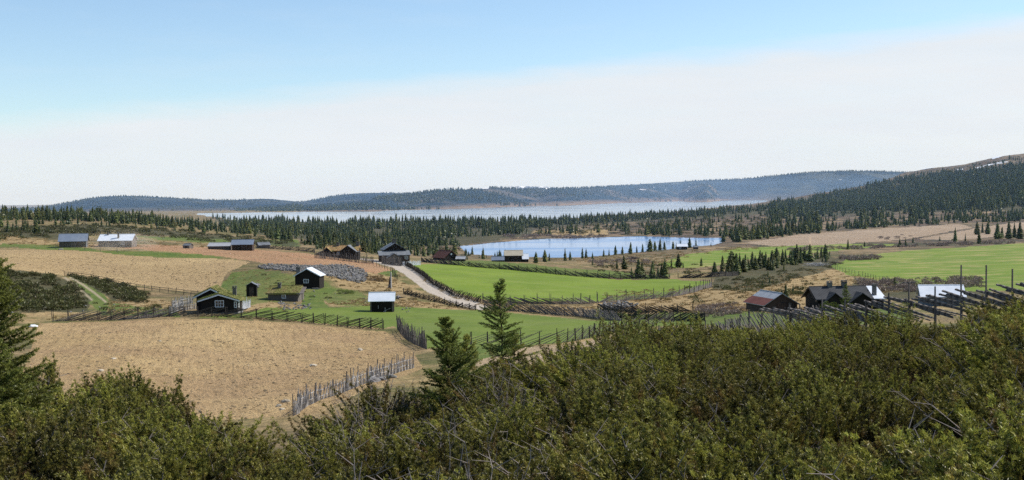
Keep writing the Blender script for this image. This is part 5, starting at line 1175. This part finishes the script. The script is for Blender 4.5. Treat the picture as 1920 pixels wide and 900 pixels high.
# ------------------------------------------------------------------ snow patches on the right hill
def snow_patch(name, px, py, w, hgt, seed):
    p = hits(px, py)[0]
    if np.isnan(p[0]): return
    n = 26; V = []; r = np.random.default_rng(seed); sx = w * p[1] / F / 1.5; sy = hgt * 24 * p[1] / F
    for j in range(5):
        for i in range(n):
            a = 2 * math.pi * i / n; k = (j / 4) * (1 + .3 * math.sin(2 * a + seed) + .25 * math.sin(5 * a + seed * 2)); X = p[0] + math.cos(a) * sx * k; Y = p[1] + math.sin(a) * sy * k + (math.cos(a) * sx * k) * .2
            V.append((X, Y, H(X, Y) + .8))
    f = [(j * n + i, j * n + (i + 1) % n, (j + 1) * n + (i + 1) % n, (j + 1) * n + i) for j in range(4) for i in range(n)]
    tag(link(name, np_mesh(name, np.array(V), np.array(f), M['snow'], smooth=True)), kind='structure')
for i, a in enumerate([(1765,312,34,1.6),(1740,316,16,1),(1686,336,12,.9),(1700,333,8,.7),(1860,309,22,1.0),(1880,305,14,.8),(1835,314,14,.8),(1800,319,6,.8),(1868,296,10,.6),(1912,318,8,.8),(1870,365,8,.8),(1785,309,20,1),(1850,328,5,.6),(1715,320,12,.8)]): snow_patch('snow_patch', *a, i)

# ------------------------------------------------------------------ light, sky, haze
EL, AZ = R(46), R(72)      # sun elevation; azimuth clockwise from the view direction (+y)
sd = Vector((math.sin(AZ) * math.cos(EL), math.cos(AZ) * math.cos(EL), math.sin(EL)))
sl_ = bpy.data.lights.new('sun', 'SUN'); sl_.energy = 5.4; sl_.angle = R(.5); sl_.color = (1, .955, .89)
so = bpy.data.objects.new('sun', sl_); COL.objects.link(so); so.rotation_euler = sd.to_track_quat('Z', 'Y').to_euler()
w = bpy.data.worlds.new('World'); scene.world = w; w.use_nodes = True; nt = w.node_tree; nt.nodes.clear()
class WN(N):
    def __init__(s, t): s.t = t
W_ = WN(nt)
out = W_.n('ShaderNodeOutputWorld'); bg = W_.n('ShaderNodeBackground'); nt.links.new(bg.outputs[0], out.inputs[0])
sky = W_.n('ShaderNodeTexSky'); sky.sky_type = 'NISHITA'; sky.sun_disc = False; sky.sun_elevation = EL; sky.sun_rotation = AZ; sky.altitude = 900; sky.air_density = 1.0; sky.dust_density = .6; sky.ozone_density = 1.2
tc = W_.n('ShaderNodeTexCoord').outputs['Generated']; sp = W_.n('ShaderNodeSeparateXYZ'); W_.set(sp.inputs[0], tc)
ax = W_.math('ABSOLUTE', sp.outputs[1]); ax = W_.math('MAXIMUM', ax, .15)
s_ = W_.math('DIVIDE', sp.outputs[2], ax); u_ = W_.math('DIVIDE', sp.outputs[0], ax); u_ = W_.math('MINIMUM', W_.math('MAXIMUM', u_, -.9), .9)
edge = W_.math('ADD', W_.math('MULTIPLY', u_, .092), .099)
nz = W_.noise(3.0, 6, .6, vec=W_.scaled(tc, (1.2, 1.2, 9.0), (0, .12, 0))); nf = W_.noise(7, 6, .62, vec=W_.scaled(tc, (1, 1, 6.0), (0, .15, 0)))
dlt = W_.math('SUBTRACT', W_.math('ADD', edge, W_.math('MULTIPLY', W_.math('ADD', W_.math('SUBTRACT', nz, .5), W_.math('MULTIPLY', W_.math('SUBTRACT', nf, .5), .9)), .024)), s_)
mask = W_.rng(dlt, -.008, .012); mask = W_.math('MULTIPLY', mask, W_.rng(nf, .3, .6, .85, 1.0))
veil = W_.math('MULTIPLY', W_.rng(nf, .5, .85, 0, .15), 1.0)
mask = W_.math('MAXIMUM', mask, veil); mask = W_.math('MULTIPLY', mask, W_.rng(sp.outputs[1], -.25, .35))
skyc = W_.mix(1.0, sky.outputs[0], (.140, .150, .156), 'MULTIPLY')
cl = W_.mix(W_.rng(nz, .3, .7), (.78, .84, .90), (.86, .89, .92))
cl = W_.mix(W_.rng(s_, 0, .05, .8, 0), cl, (.82, .89, .93))
fin = W_.mix(mask, skyc, cl); W_.set(bg.inputs[0], fin); bg.inputs[1].default_value = 1.0

k = N('valley haze'); vs_ = k.n('ShaderNodeVolumeScatter'); vs_.inputs['Color'].default_value = (.50, .70, 1.0, 1); vs_.inputs['Density'].default_value = .55e-4; k.t.links.new(vs_.outputs[0], k.out.inputs['Volume'])
k.m.cycles.homogeneous_volume = True if hasattr(k.m.cycles, 'homogeneous_volume') else None
m = MB(); m.box((0, 6900, 10), (22000, 13300, 190)); o = m.obj('haze', k.m); tag(o, kind='structure')

scene.view_settings.view_transform = 'Standard'; scene.view_settings.look = 'None'; scene.view_settings.exposure = 0
cy = scene.cycles; cy.max_bounces = 5; cy.diffuse_bounces = 2; cy.glossy_bounces = 2; cy.transmission_bounces = 2; cy.volume_bounces = 1; cy.transparent_max_bounces = 8
cy.volume_step_rate = 4.0; cy.volume_max_steps = 64; cy.use_denoising = False; cy.denoiser = 'OPENIMAGEDENOISE'; cy.denoising_input_passes = 'RGB_ALBEDO_NORMAL'; cy.denoising_prefilter = 'ACCURATE'
print('trees', len(TREES), 'objects', len(bpy.data.objects))
